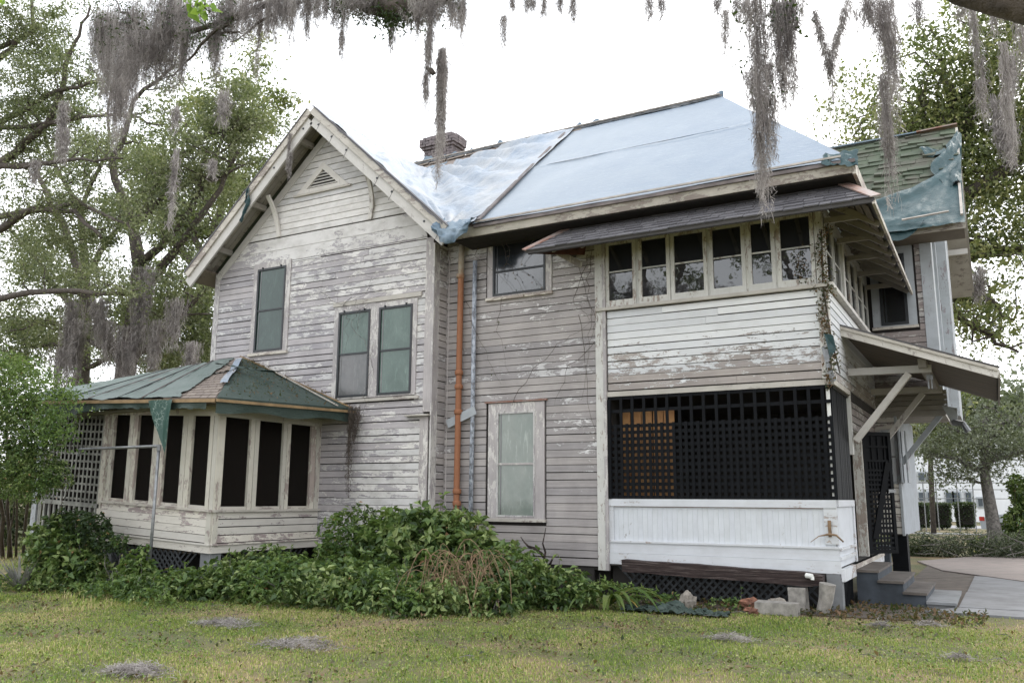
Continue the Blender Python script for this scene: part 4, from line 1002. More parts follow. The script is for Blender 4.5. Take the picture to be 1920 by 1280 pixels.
flat('driveway', [gp(1720,1053), gp(1768,1071), gp(1930,1093), gp(2300,1140), gp(2300,1046), gp(1840,1043)], .03, M_['pink'])
slabs = [[(1.52,1.3),(3.6,1.3),(3.6,3.6),(1.55,3.8)], [(1.56,3.83),(3.6,3.63),(3.6,7.6),(1.6,7.6)], [(3.63,1.3),(6.5,1.3),(6.5,3.5),(3.63,3.6)], [(3.63,3.63),(6.5,3.53),(6.5,7.3),(3.63,7.6)], [(1.1,.55),(3.6,.45),(3.6,1.27),(1.52,1.27)], [(3.63,.45),(6.5,.4),(6.5,1.27),(3.63,1.27)]]
for s in slabs: flat('paving_slab', s, .022+random.uniform(-.003,.003), M_['apron'], .05)
flat('flower_bed', [(.5,1.2),(2.2,1.2),(2.2,7.5),(1.6,9),(.5,9)], .003, M_['mulch'], .01)
flat('flower_bed', [(-3.4,-.9),(.9,-.55),(1.6,.2),(1.1,1.3),(.1,1.3),(-3.4,.2)], .004, M_['mulch'], .01)
flat('side_bed', [(.5,6.3),(3.0,9.0),(9,16.5),(4,17.0),(.5,12)], .006, M_['mulch'], .01)
flat('road', [(-30,44),(80,44),(80,50),(-30,50)], .01, M_['road'], .02)
flat('footpath', [(-20,33.5),(60,33.5),(60,35),(-20,35)], .012, M_['road'], .02)

# ================================================================ LEAVES, TREES, MOSS
def leaves(C, size, droop=.3, aspect=.5, up=.2, jitter=.35, dirs=None, fold=.18):
    """folded leaf blades (two triangles pairs) at centres C"""
    n = len(C); d = rng.normal(size=(n,3)) if dirs is None else dirs+rng.normal(size=(n,3))*jitter
    d[:, 2] -= droop; d /= np.linalg.norm(d, axis=1, keepdims=True)+1e-9
    nn = rng.normal(size=(n,3))*.6; nn[:, 2] += up+.6
    s = np.cross(d, nn); s /= np.linalg.norm(s, axis=1, keepdims=True)+1e-9
    t = np.cross(s, d)
    L_ = (size*(1+rng.normal(size=n)*jitter)).clip(size*.35, size*1.9)[:, None]; W = L_*aspect*.5
    b = C; tip = C+d*L_-t*L_*.12; ml = C+d*L_*.45+s*W+t*L_*fold; mr_ = C+d*L_*.45-s*W+t*L_*fold
    V = np.stack([b, ml, tip, mr_], 1).reshape(-1, 3)
    i = np.arange(n)[:, None]*4
    F_ = np.concatenate([i+np.array([[0,2,1]]), i+np.array([[0,3,2]])], 1).reshape(-1, 3)
    return V, F_
def leafobj(name, C, size, mat, parent, **k):
    V, F_ = leaves(np.asarray(C, float), size, **k); o = link(name, npmesh(name, V, F_), M_[mat]); 
    return setparent(o, parent) if parent else o
def blob(c, r, n, shell=.0):
    d = rng.normal(size=(n,3)); d /= np.linalg.norm(d, axis=1, keepdims=True)
    rad = rng.random(n)**(1/3.) if shell <= 0 else (1-shell*rng.random(n)**1.5)
    return np.array(c)+d*rad[:, None]*np.array(r)
def wobble(a, b, k, amp):
    a = np.array(a, float); b = np.array(b, float); out = [a]
    for i in range(1, k): out.append(a+(b-a)*i/k+rng.normal(size=3)*amp)
    return out+[b]
def tree(name, label, cat, base, trunk, limbs, leafmat, lsize, nleaf, group=None, bark='bark', clump=.55, extra=(), twigs=6, mossn=0, twr=.022, spread=1.3, tn=10):
    """trunk: list of (x,y,z,r). limbs: lists of (x,y,z,r). leaf clumps at twig ends; extra: (centre, radii, share)"""
    T = thing(name, label, cat, base, group)
    part('trunk', MB().tube([p[:3] for p in trunk], [p[3] for p in trunk], tn), M_[bark], T, True)
    tips = []
    for lb in limbs:
        pts = [np.array(p[:3], float) for p in lb]; rs = [p[3] for p in lb]; P2 = []; R2_ = []
        for i in range(len(pts)-1):
            for k in range(4):
                t = k/4; P2.append(pts[i]*(1-t)+pts[i+1]*t+(rng.normal(size=3)*.06 if k else 0)); R2_.append(rs[i]*(1-t)+rs[i+1]*t)
        P2.append(pts[-1]); R2_.append(rs[-1])
        part('limb', MB().tube(P2, R2_, 8), M_[bark], T, True)
        tw_ = MB(); k0 = max(1, int(len(P2)*.25))
        for q in range(twigs):
            i = rng.integers(k0, len(P2)); o = P2[i]; dr = rng.normal(size=3); dr[2] = abs(dr[2])*.5+.1; dr /= np.linalg.norm(dr)
            ln = spread*(.5+rng.random()); e = o+dr*ln; w_ = wobble(o, e, 4, .08*ln)
            r0 = min(R2_[i]*.6, twr*1.6); tw_.tube(w_, [max(twr*.35, r0*(1-j/5.)) for j in range(5)], 4, False)
            tips += [w_[2], w_[3], e]
            for _ in range(2):
                j = rng.integers(2, 5); d2 = rng.normal(size=3); d2 /= np.linalg.norm(d2); e2 = w_[j]+d2*ln*.45
                tw_.tube(wobble(w_[j], e2, 2, .03), [twr*.4, twr*.3, twr*.2], 3, False); tips.append(e2)
        tips.append(P2[-1]); tag(part('twigs', tw_, M_[bark], T), kind='stuff')
    tips = np.array(tips); per = max(4, int(nleaf*(1-sum(e[2] for e in extra))/len(tips)))
    Cs = []
    for t in tips:
        k = int(per*rng.uniform(.4, 1.6)); Cs.append(t+rng.normal(size=(k,3))*np.array([clump, clump, clump*.55])*rng.uniform(.6,1.1))
    for c, r, sh in extra:
        n = int(nleaf*sh); m_ = max(6, n//75); cc = blob(c, r, m_)
        for q in cc: Cs.append(q+rng.normal(size=(n//m_, 3))*np.array([clump, clump, clump*.6])*rng.uniform(.5, 1.1))
    leafobj('foliage', np.concatenate(Cs), lsize, leafmat, T, droop=.2, aspect=.55)
    return T, tips

def moss_arr(p, ln, w_, dens=1.0, sw=.0042, taper=.8, seg=.06):
    """one beard of Spanish moss hanging from p: many short curly ribbons inside a tapering, stranded envelope"""
    n = int(dens*(500*ln*(.25+w_*5)))
    if n < 60: n = 60
    ns = max(3, int(7+w_*70)); sx = rng.normal(size=(ns,2))*w_*.5; sl = ln*(.45+.55*rng.random(ns)**.8); sl[0] = ln
    k = rng.integers(0, ns, n); t = rng.random(n)**.85; z = -t*sl[k]
    ph = rng.random(ns)*6.3; swx = .03*np.sin(t*5+ph[k])*ln**.5
    rad = (.007+w_*.085)*(1-taper*t)
    th = rng.random(n)*6.28; rr = rad*np.sqrt(rng.random(n))
    cx_ = p[0]+sx[k,0]*(1-.45*t)+swx+np.cos(th)*rr; cy_ = p[1]+sx[k,1]*(1-.45*t)*.7+np.sin(th)*rr; cz_ = p[2]+z
    a = np.stack([cx_, cy_, cz_], 1)
    d = rng.normal(size=(n,3))*.40; d[:, 2] = -1.0; d /= np.linalg.norm(d, axis=1, keepdims=True)
    s = rng.normal(size=(n,3)); s = np.cross(d, s); s /= np.linalg.norm(s, axis=1, keepdims=True)
    L_ = seg*(.5+rng.random(n))[:, None]; bend = rng.normal(size=(n,3))*.30*L_
    b = a+d*L_*.5+bend; c = a+d*L_
    w2 = sw*(.6+.8*rng.random(n))[:, None]*s
    V = np.stack([a-w2*.5, a+w2*.5, b+w2*.5, b-w2*.5, c], 1).reshape(-1, 3)
    i = np.arange(n)[:, None]*5
    F_ = np.concatenate([i+np.array([[0,1,2]]), i+np.array([[0,2,3]]), i+np.array([[3,2,4]])], 1).reshape(-1, 3)
    nt_ = int(ns*3.5*min(2, dens)); sg = 14; kk = rng.integers(0, ns, nt_); tt = np.linspace(0, 1, sg+1)[None, :]
    ll = (sl[kk]*(.6+.5*rng.random(nt_)))[:, None]; r0 = (.006+w_*.10)
    wx = np.cumsum(rng.normal(size=(nt_, sg+1))*.0055*(1+w_*3), 1)+rng.normal(size=(nt_,1))*r0*(1-.5*tt); wy = np.cumsum(rng.normal(size=(nt_, sg+1))*.0055, 1)+rng.normal(size=(nt_,1))*r0*(1-.5*tt)
    X_ = p[0]+sx[kk,0][:, None]*(1-.45*tt)+wx; Y_ = p[1]+sx[kk,1][:, None]*(1-.45*tt)*.7+wy; Z_ = p[2]-ll*tt
    hw = sw*.42*(1-.6*tt)*np.ones((nt_,1)); al = rng.random((nt_,1))*3.14
    A = np.stack([X_-np.cos(al)*hw, Y_-np.sin(al)*hw, Z_], 2); B2 = np.stack([X_+np.cos(al)*hw, Y_+np.sin(al)*hw, Z_], 2)
    V2 = np.stack([A, B2], 2).reshape(-1, 3); b0 = (np.arange(nt_)*(sg+1)*2)[:, None]+np.arange(sg)[None, :]*2; b0 = b0.reshape(-1, 1)+len(V)
    F2 = np.concatenate([b0+np.array([[0,1,3]]), b0+np.array([[0,3,2]])], 1).reshape(-1, 3)
    return np.concatenate([V, V2]), np.concatenate([F_, F2])
def mossobj(name, label, beards, group=None, base=None, parent=None, mat='moss', cat='spanish moss', **k):
    Vs, Fs, o = [], [], 0
    for p, ln, w_ in beards:
        V, F_ = moss_arr(p, ln, w_, **k); Vs.append(V); Fs.append(F_+o); o += len(V)
    ob = link(name, npmesh(name, np.concatenate(Vs), np.concatenate(Fs)), M_[mat])
    if parent is not None: setparent(ob, parent)
    else:
        tag(ob, label, cat, group)
    return ob

def B(px, py, y): return tuple(P(px, py, 1, y))
def lim(y, *q):
    """limb through photograph directions at depth y (q: px, py, radius[, extra depth])"""
    return [(*P(a[0], a[1], 1, y+(a[3] if len(a) > 3 else 0)), a[2]) for a in q]

# --- live oak behind the sunroom
yT = 9.0
b = P(225, 905, 1, yT); b = (b[0], b[1], 0.0)
trk = [(b[0]-.2, b[1], -.1, .62)]+lim(yT, (228,800,.50), (232,720,.42), (248,620,.36), (262,500,.30), (250,430,.24))
T_, tipsA = tree('live_oak', 'live oak with thick leaning trunk rising just behind the sunroom roof', 'tree', b, trk,
    [lim(yT, (235,690,.26), (165,560,.20), (120,420,.15), (60,300,.08)), lim(yT, (255,560,.24), (330,470,.17), (395,380,.11), (450,280,.06)),
     lim(yT, (250,440,.2), (210,300,.15), (250,190,.10), (330,120,.05)), lim(yT, (262,500,.2), (340,420,.12), (400,330,.08), (430,200,.05)),
     lim(yT, (232,700,.2), (300,620,.14), (370,560,.09), (400,500,.05)), lim(yT, (245,640,.18,1), (330,600,.12,2), (390,640,.08,3)),
     lim(yT, (250,430,.16), (300,330,.12), (380,260,.09), (450,230,.05)), lim(yT, (240,660,.16), (170,640,.10), (90,600,.06), (20,620,.04)),
     lim(yT, (250,430,.15), (320,350,.10), (420,330,.06), (470,300,.03))],
    'oakleaf', .125, 56000, 'oaks behind the left side', clump=.36, twigs=12, twr=.03, spread=1.7,
    extra=((B(300,560,yT+1), (3.2,2.0,1.8), .14), (B(120,480,yT+1), (3.5,2,2.2), .08), (B(350,650,yT+2), (2.6,2,1.3), .12), (B(440,210,yT), (1.4,1.3,1.7), .06), (B(410,350,yT+3), (1.7,1.3,1.5), .05)))
# --- second and third oaks
yT2 = 14.0
b = P(150, 880, 1, yT2); b = (b[0], b[1], 0.0)
tree('live_oak', 'dark slender oak standing upright left of the leaning trunk', 'tree', b, [(b[0], b[1], -.1, .5)]+lim(yT2, (152,720,.42), (160,600,.34), (158,480,.24), (150,380,.15)),
    [lim(yT2, (160,600,.2), (90,520,.14), (20,430,.08)), lim(yT2, (158,520,.2), (220,430,.12), (280,350,.07)), lim(yT2, (150,400,.15), (100,300,.1), (60,190,.06)), lim(yT2, (155,640,.16), (60,650,.1), (0,600,.06)),
     lim(yT2, (150,400,.13), (200,280,.09), (210,160,.05)), lim(yT2, (155,690,.16), (240,660,.1), (330,700,.06))],
    'oakleaf', .15, 40000, 'oaks behind the left side', clump=.55, twigs=9, twr=.04, spread=2.2,
    extra=((B(60,640,yT2), (5,2,1.8), .22), (B(380,690,yT2+4), (4,2,1.6), .16), (B(60,480,yT2), (4,2,2), .10)))
yT3 = 5.0
b = P(-230, 900, 1, yT3); b = (b[0], b[1], 0.0)
tree('live_oak', 'spreading oak whose grey limbs reach in from the left edge', 'tree', b, [(b[0], b[1], -.1, .6)]+lim(yT3, (-230,800,.5), (-220,600,.42), (-200,420,.34), (-180,260,.25)),
    [lim(yT3, (-200,460,.24), (0,430,.16), (70,390,.12), (140,395,.09), (190,445,.06)), lim(yT3, (-200,400,.24), (0,310,.15), (130,300,.07), (230,297,.03)),
     lim(yT3, (-200,420,.24), (10,300,.17), (90,230,.13), (140,80,.07), (170,10,.04)), lim(yT3, (-200,520,.2), (0,560,.14), (120,545,.10), (240,552,.06)),
     lim(yT3, (-180,260,.2), (-20,120,.14), (60,60,.09), (60,0,.06)), lim(yT3, (-200,430,.18), (60,395,.12), (150,380,.08), (240,420,.04), (270,470,.02)),
     lim(yT3, (-180,300,.2), (0,230,.13), (110,170,.09), (190,150,.05)), lim(yT3, (-180,240,.2), (-10,90,.12), (40,70,.08)), lim(yT3, (-190,500,.2), (0,240,.11), (220,215,.06), (300,235,.03)) ],
    'oakleaf', .10, 40000, 'oaks behind the left side', clump=.28, twigs=12, twr=.022, spread=1.3,
    extra=((B(60,180,yT3), (2.6,1.8,2.2), .26), (B(150,420,yT3+1), (2.6,1.5,1.2), .16), (B(60,60,yT3), (2.6,1.5,1.4), .14)))
yT5 = 20.0
b = P(430, 880, 1, yT5); b = (b[0], b[1], 0.0)
tree('distant_oak', 'tall pale green oak farthest back beside the left eave of the gable', 'tree', b, [(b[0], b[1], -.1, .5)]+lim(yT5, (400,800,.45), (380,600,.36), (400,450,.28), (430,330,.2)),
    [lim(yT5, (390,560,.3), (330,440,.2), (300,300,.12)), lim(yT5, (400,450,.25), (470,380,.18), (540,300,.08)), lim(yT5, (430,330,.2), (440,240,.14), (460,170,.08)), lim(yT5, (380,600,.25), (300,600,.18), (240,640,.1)),
     lim(yT5, (395,500,.2), (330,380,.14), (350,230,.08))],
    'oakleafy', .20, 30000, 'oaks behind the left side', clump=.65, twigs=8, twr=.05, spread=2.4)
far = []
FW = thing('distant_thicket', 'dark distant thicket seen low between the left trunks', 'thicket', (-38,22,0)); FW['kind'] = 'stuff'
Cs = [blob((x, 26+rng.normal()*2, rng.uniform(1, 9)), (2.4,2,1.8), 900) for x in np.linspace(-64, -26, 26)]
leafobj('foliage', np.concatenate(Cs), .22, 'shrubdark', FW, droop=.2, aspect=.6)
HG = thing('background_shrubs', 'dark shrubs closing the view behind the tall left shrub', 'shrubs', (-24,4,0)); HG['kind'] = 'stuff'
Cs = [blob((B(px, 950, 3.0+rng.normal()*.6)[0], 3.0+rng.normal()*.8, rng.uniform(.3, 2.6)), (1.0,.9,.8), 900) for px in np.linspace(-60, 175, 22)]
leafobj('foliage', np.concatenate(Cs), .12, 'oakleaf', HG, droop=.2, aspect=.55); leafobj('dark_foliage', np.concatenate(Cs)[::2]+np.array([0,.5,-.1]), .14, 'shrubdark', HG, droop=.2, aspect=.55)

# --- trees on the right
yR = 17.0
b = P(1600, 900, 1, yR); b = (b[0], b[1], 0.0)
tree('big_oak', 'large leafy oak towering behind the right wing of the house', 'tree', b, [(b[0], b[1], -.1, .6)]+lim(yR, (1615,700,.5), (1650,560,.42), (1720,420,.32), (1800,250,.2)),
    [lim(yR, (1700,450,.3), (1700,330,.2), (1640,270,.1), (1600,255,.04)), lim(yR, (1735,400,.3), (1870,330,.2), (1960,250,.12)), lim(yR, (1800,260,.2), (1780,160,.14), (1760,110,.06)),
     lim(yR, (1800,260,.2), (1860,130,.14), (1900,50,.08)), lim(yR, (1690,500,.3), (1870,470,.2), (1960,460,.1)), lim(yR, (1790,330,.25), (1730,230,.14), (1720,180,.06)), lim(yR, (1780,420,.2), (1740,380,.14), (1680,330,.06)),
     lim(yR, (1660,560,.16), (1850,560,.1), (1900,600,.05)), lim(yR, (1655,560,.14), (1840,620,.09), (1910,660,.04))],
    'oakleafy', .135, 52000, 'trees right of the house', clump=.46, twigs=9, twr=.04, spread=1.9,
    extra=((B(1880,330,yR), (3.2,2,3.2), .30), (B(1750,290,yR+1), (2.6,2,1.9), .16), (B(1890,160,yR), (2.6,2,2.2), .12)))
yC = P(1868, 1040, 2, 0.0)[1]
b = P(1868, 1042, 2, 0.0); b = (b[0], b[1], 0.0)
tree('cedar_tree', 'small grey green tree with leaning vine-wrapped trunk beside the driveway', 'tree', b, [(b[0]+.05, b[1], -.1, .24)]+lim(yC, (1862,980,.19), (1852,920,.16), (1845,880,.14), (1850,820,.10), (1845,780,.05)),
    [lim(yC, (1848,890,.1), (1790,860,.07), (1730,850,.03)), lim(yC, (1848,880,.1), (1900,850,.07), (1960,860,.03)), lim(yC, (1850,840,.09), (1800,810,.05), (1770,790,.02)), lim(yC, (1850,820,.08), (1890,790,.05), (1930,800,.02)), lim(yC, (1846,880,.07), (1840,905,.04), (1790,895,.02))],
    'cedar', .085, 11000, 'trees right of the house', clump=.38, twigs=9, twr=.02, spread=.95, bark='barkgrey',
    extra=((B(1850,835,yC), (2.9,1.7,.55), .38),))
yF = 34.0
for (px, lab, col_) in ((1745, 'rounded distant tree with rusty foliage left of the cedar', 'oakleafy'), (1930, 'distant hazy tree at the right edge above the parked car', 'cedar')):
    b = P(px, 930, 1, yF); b = (b[0], b[1], 0.0)
    tree('distant_tree', lab, 'tree', b, [(b[0], b[1], -.1, .13)]+lim(yF, (px,880,.12), (px,800,.08)), [lim(yF, (px,860,.15), (px-35,810,.1), (px-45,770,.04)), lim(yF, (px,850,.15), (px+35,800,.1), (px+50,780,.04))],
        col_, .30, 6000, 'trees right of the house', clump=1.0, twigs=8, twr=.05, spread=2.0)

for i, (x, y, h, lab) in enumerate(((-15,-31,1.7,'oak across the lawn opposite the sunroom, behind the viewpoint'), (-5.5,-33,1.9,'oak across the lawn opposite the middle wall, behind the viewpoint'), (7,-30,1.6,'oak across the lawn opposite the porch tower, behind the viewpoint'))):
    tree('live_oak', lab, 'tree', (x, y, 0), [(x,y,-.1,.6), (x+.3,y,3*h,.5), (x+.6,y,6*h,.4), (x+.5,y,10*h,.25)], [[(x+.6,y,5*h,.3), (x+3,y+1,8*h,.2), (x+4,y+2,10*h,.1)], [(x+.6,y,6*h,.3), (x-2,y+1,8*h,.2), (x-3.5,y+1,11*h,.1)], [(x+.5,y,9*h,.25), (x+1,y,12*h,.15), (x+1,y,14*h,.08)]],
        'oakleaf', .5, 1500, 'oaks opposite the house', clump=.8, twigs=6, twr=.06, spread=2.4)
# --- overhanging foreground branch
yB = -7.6
OB = thing('oak_branch', 'thick dark oak branch crossing the top of the view, hung with moss', 'branch', B(700,20,yB))
bp = lim(yB, (190,35,.012), (240,50,.018), (330,68,.025), (430,38,.028), (500,8,.03), (570,-22,.05), (640,-22,.085), (690,6,.10), (740,18,.105), (790,8,.10), (850,-16,.095), (900,-45,.11), (1100,-90,.14))
part('limb', MB().tube([p[:3] for p in bp], [p[3] for p in bp], 10).jit(.014), M_['bark'], OB, True)
tw_ = MB()
for (a, c) in (((330,60),(170,60)), ((430,45),(300,150)), ((330,70),(250,90)), ((560,5),(430,80)), ((560,5),(390,-10)), ((430,45),(480,-20)), ((260,45),(200,-10)), ((790,5),(760,60)), ((640,-10),(760,40)), ((1400,-60),(1420,60)), ((400,60),(460,62))):
    tw_.tube(wobble(B(*a, yB), B(*c, yB), 6, .03), [.022,.020,.017,.014,.010,.007,.004], 5, False)
tag(part('twigs', tw_, M_['bark'], OB), kind='stuff')
Cs = []
for (px, py, r, n) in ((230,30,.35,420), (290,60,.35,420), (390,70,.22,260), (430,40,.25,260), (230,60,.3,260), (720,25,.16,260), (770,30,.12,150), (690,18,.12,420), (740,30,.10,420), (650,6,.12,300), (790,22,.1,300), (840,4,.1,200), (400,10,.3,300), (1420,30,.12,90), (1470,40,.14,120), (660,0,.1,200), (740,28,.08,200), (620,-6,.1,150), (820,0,.1,120), (1420,110,.1,50), (1440,180,.1,60)):
    Cs.append(B(px, py, yB)+rng.normal(size=(n,3))*r*.7)
leafobj('foliage', np.concatenate(Cs), .035, 'shrubdark', OB, droop=.1, aspect=.45)
# bright leaves nearest the lens
yN = -9.6
SL = thing('leaf_sprig', 'bright green sprig of leaves hanging into the top edge', 'leaves', B(380,0,yN))
Cs = [B(px, py, yN)+rng.normal(size=(k,3))*.012 for px, py, k in ((350,0,4), (366,10,5), (380,18,5), (388,26,4), (360,4,4), (376,4,4), (392,12,4), (344,-4,3))]
leafobj('leaf', np.concatenate(Cs), .085, 'sprig', SL, droop=.35, aspect=.6)
part('stem', MB().tube([B(330,-40,yN), B(360,0,yN), B(386,22,yN)], [.004,.003,.001], 5), M_['bark'], SL)
SL2 = thing('leaf_sprig', 'few green leaves in the topmost left corner', 'leaves', B(5,0,yN))
leafobj('leaf', np.concatenate([B(px, py, yN)+rng.normal(size=(3,3))*.015 for px, py in ((0,4),(10,2),(4,-10))]), .085, 'sprig', SL2, droop=.35, aspect=.6)
# dark trunk-like branch in the top right corner
TB = thing('oak_branch', 'dark heavy branch cutting the top right corner', 'branch', B(1880,-5,-8.5))
bp = lim(-8.5, (1740,-50,.07), (1800,-22,.09), (1860,-10,.105), (1920,0,.12), (2050,30,.14))
part('limb', MB().tube([p[:3] for p in bp], [p[3] for p in bp], 12).jit(.006), M_['bark'], TB, True)

# --- Spanish moss in front
def hang(label, items, group=None, sep=False, **k):
    if sep:
        items = sorted(items); nm_ = ('leftmost','second','third','fourth','fifth','sixth','seventh','eighth','ninth','tenth','eleventh','twelfth')
        for i_, it in enumerate(items): hang('%s %s, from the left' % (nm_[i_], label), [it], group or 'small moss strands along the top edge', **k)
        return
    return mossobj('spanish_moss', label, [(B(px, py, y), (py2-py)/F_PX*np.linalg.norm(np.array(B(px, py, y))-CAM)*1.02, w_) for px, py, py2, w_, y in items], group, **k)
q = lambda px, a, c, w_: (px, a, c, w_, yB+rng.uniform(-.3, .3))
hang('long solitary moss rope hanging down in front of the chimney', [q(829,90,320,.035), q(828,95,345,.02), q(830,93,300,.03)], dens=4.5)
hang('moss strand with a dark knot left of the solitary rope', [q(806,20,130,.06), q(804,60,205,.018), q(800,140,208,.02)], dens=2.4)
hang('dense grey moss mass drooping deepest at upper left', [q(225,20,230,.24), q(250,60,235,.20), q(200,50,130,.25), q(228,120,270,.10), q(238,90,255,.14), q(215,20,170,.3), q(260,10,150,.3), q(190,30,110,.2)], dens=2.8)
hang('broad moss curtain right of the deepest drooping mass', [q(300,30,150,.26), q(330,0,165,.26), q(350,10,130,.22), q(280,60,150,.2), q(375,0,110,.2), q(310,-20,120,.3), q(345,60,165,.12)], dens=2.6)
hang('moss tufts around the dark cluster above the gable trees', [q(400,60,115,.14), q(410,40,150,.12), q(440,0,85,.2), q(470,0,70,.2), q(500,0,60,.16), q(530,-10,50,.2), q(560,-10,35,.2), q(420,0,60,.25)], dens=3.5)
hang('thin moss strand left of the thick branch', [q(505,0,95,.03), q(520,0,85,.03), q(550,0,95,.03), q(580,0,85,.04), q(490,0,150,.012), q(645,0,90,.07), q(628,0,60,.03), q(642,60,115,.012), q(596,0,50,.03), q(612,0,40,.04), q(540,0,60,.05)], dens=2.2, sep=True)
hang('shaggy moss covering the underside of the thick branch', [q(760,0,45,.2), q(790,0,50,.2), q(730,0,44,.2), q(815,0,40,.2), q(690,0,35,.15), q(665,-10,28,.15), q(770,-20,30,.3), q(860,0,60,.08), q(735,40,105,.05), q(850,5,60,.05), q(800,-20,25,.25), q(600,-30,30,.25), q(640,-30,20,.2)], dens=2.6)
hang('short moss strand right of the thick branch', [q(868,0,85,.03), q(784,30,80,.02), q(945,30,92,.02), q(988,0,28,.03), q(1020,0,42,.02), q(1074,0,50,.02), q(1218,0,42,.035), q(1240,0,35,.02), q(960,0,20,.02), q(1345,0,30,.03), q(1000,0,18,.04), q(1050,0,22,.02)], dens=2.0, sep=True)
hang('heaviest knotted moss clump hanging over the right end of the blue tarp', [q(1418,0,235,.06), q(1424,60,240,.07), q(1416,150,360,.04), q(1432,180,390,.03), q(1442,180,300,.05), q(1425,250,410,.010), q(1403,0,60,.1), q(1440,120,190,.06), q(1412,130,200,.08)], dens=2.0)
hang('leafy moss clump close beside the heaviest knotted clump', [q(1470,0,150,.09), q(1478,0,190,.05), q(1465,100,215,.05), q(1490,0,60,.07), q(1455,0,120,.06)], dens=2.8)
hang('moss wisp left of the heaviest knotted clump', [q(1380,0,60,.03), q(1358,20,120,.02)], dens=1.8, sep=True)
hang('tall moss beard hanging above the mossy shingles', [q(1645,0,80,.14), q(1662,0,190,.07), q(1670,40,230,.05), q(1655,140,365,.03), q(1658,200,330,.03), q(1625,0,50,.12)], dens=2.0)
hang('v-shaped fine strands meeting above the roof hip', [(1528+i*4.3, 20+i*15, 46+i*15, .006, yB) for i in range(7)]+[(1586-i*4.5, 0+i*16, 30+i*16, .006, yB) for i in range(8)]+[q(1556,120,240,.010)], dens=1.0)
hang('wispy moss strand over the right-hand oak', [q(1824,10,200,.010), q(1838,150,210,.02), q(1880,80,260,.014), q(1886,180,300,.012), q(1800,0,40,.06), q(1720,0,50,.05), q(1905,0,120,.03), q(1860,0,60,.04)], dens=1.8, sep=True)
hang('small moss wisp clinging to the left rake of the front gable', [(545,285,345,.03,-1.05), (543,250,330,.012,-1.05)], dens=1.6, sw=.008)
KN = thing('bark_knot', 'dark bark scrap caught in the moss strand above the roof', 'bark', B(808,132,yB))
part('scrap', MB().tube([B(801,128,yB), B(808,132,yB), B(814,140,yB)], [.012,.03,.02], 6).jit(.012), M_['bark'], KN)
# moss hanging in the far trees
for i, (lab, its) in enumerate((
    ('pale moss beards draped low over the trees by the sunroom roof', [(135,560,740,.5), (150,600,720,.4), (275,500,640,.45), (262,560,700,.35), (190,560,640,.5), (205,600,680,.35), (245,640,720,.35)]),
    ('moss wisps high in the left oak crown', [(120,190,290,.22), (125,240,300,.18), (330,200,240,.2), (420,170,230,.2), (330,280,420,.10), (70,300,340,.2), (400,300,330,.2)]),
    ('moss beards between the trunks left of the gable wall', [(290,600,700,.4), (230,610,700,.3), (330,560,650,.4), (360,640,700,.4), (110,650,730,.3)]))):
    hang(lab, [(px, a, c, w_, (yT if i != 1 else 4.0)-1.5) for px, a, c, w_ in its], 'moss in the background oaks', dens=.45, sw=.018, seg=.22)
hang('moss beards in the oak behind the right wing', [(px, a, c, w_, yR-3) for px, a, c, w_ in ((1865,180,280,.3), (1885,240,300,.3), (1890,100,180,.3), (1700,330,380,.3), (1830,500,560,.4))], 'moss in the background oaks', dens=.4, sw=.02, seg=.2)

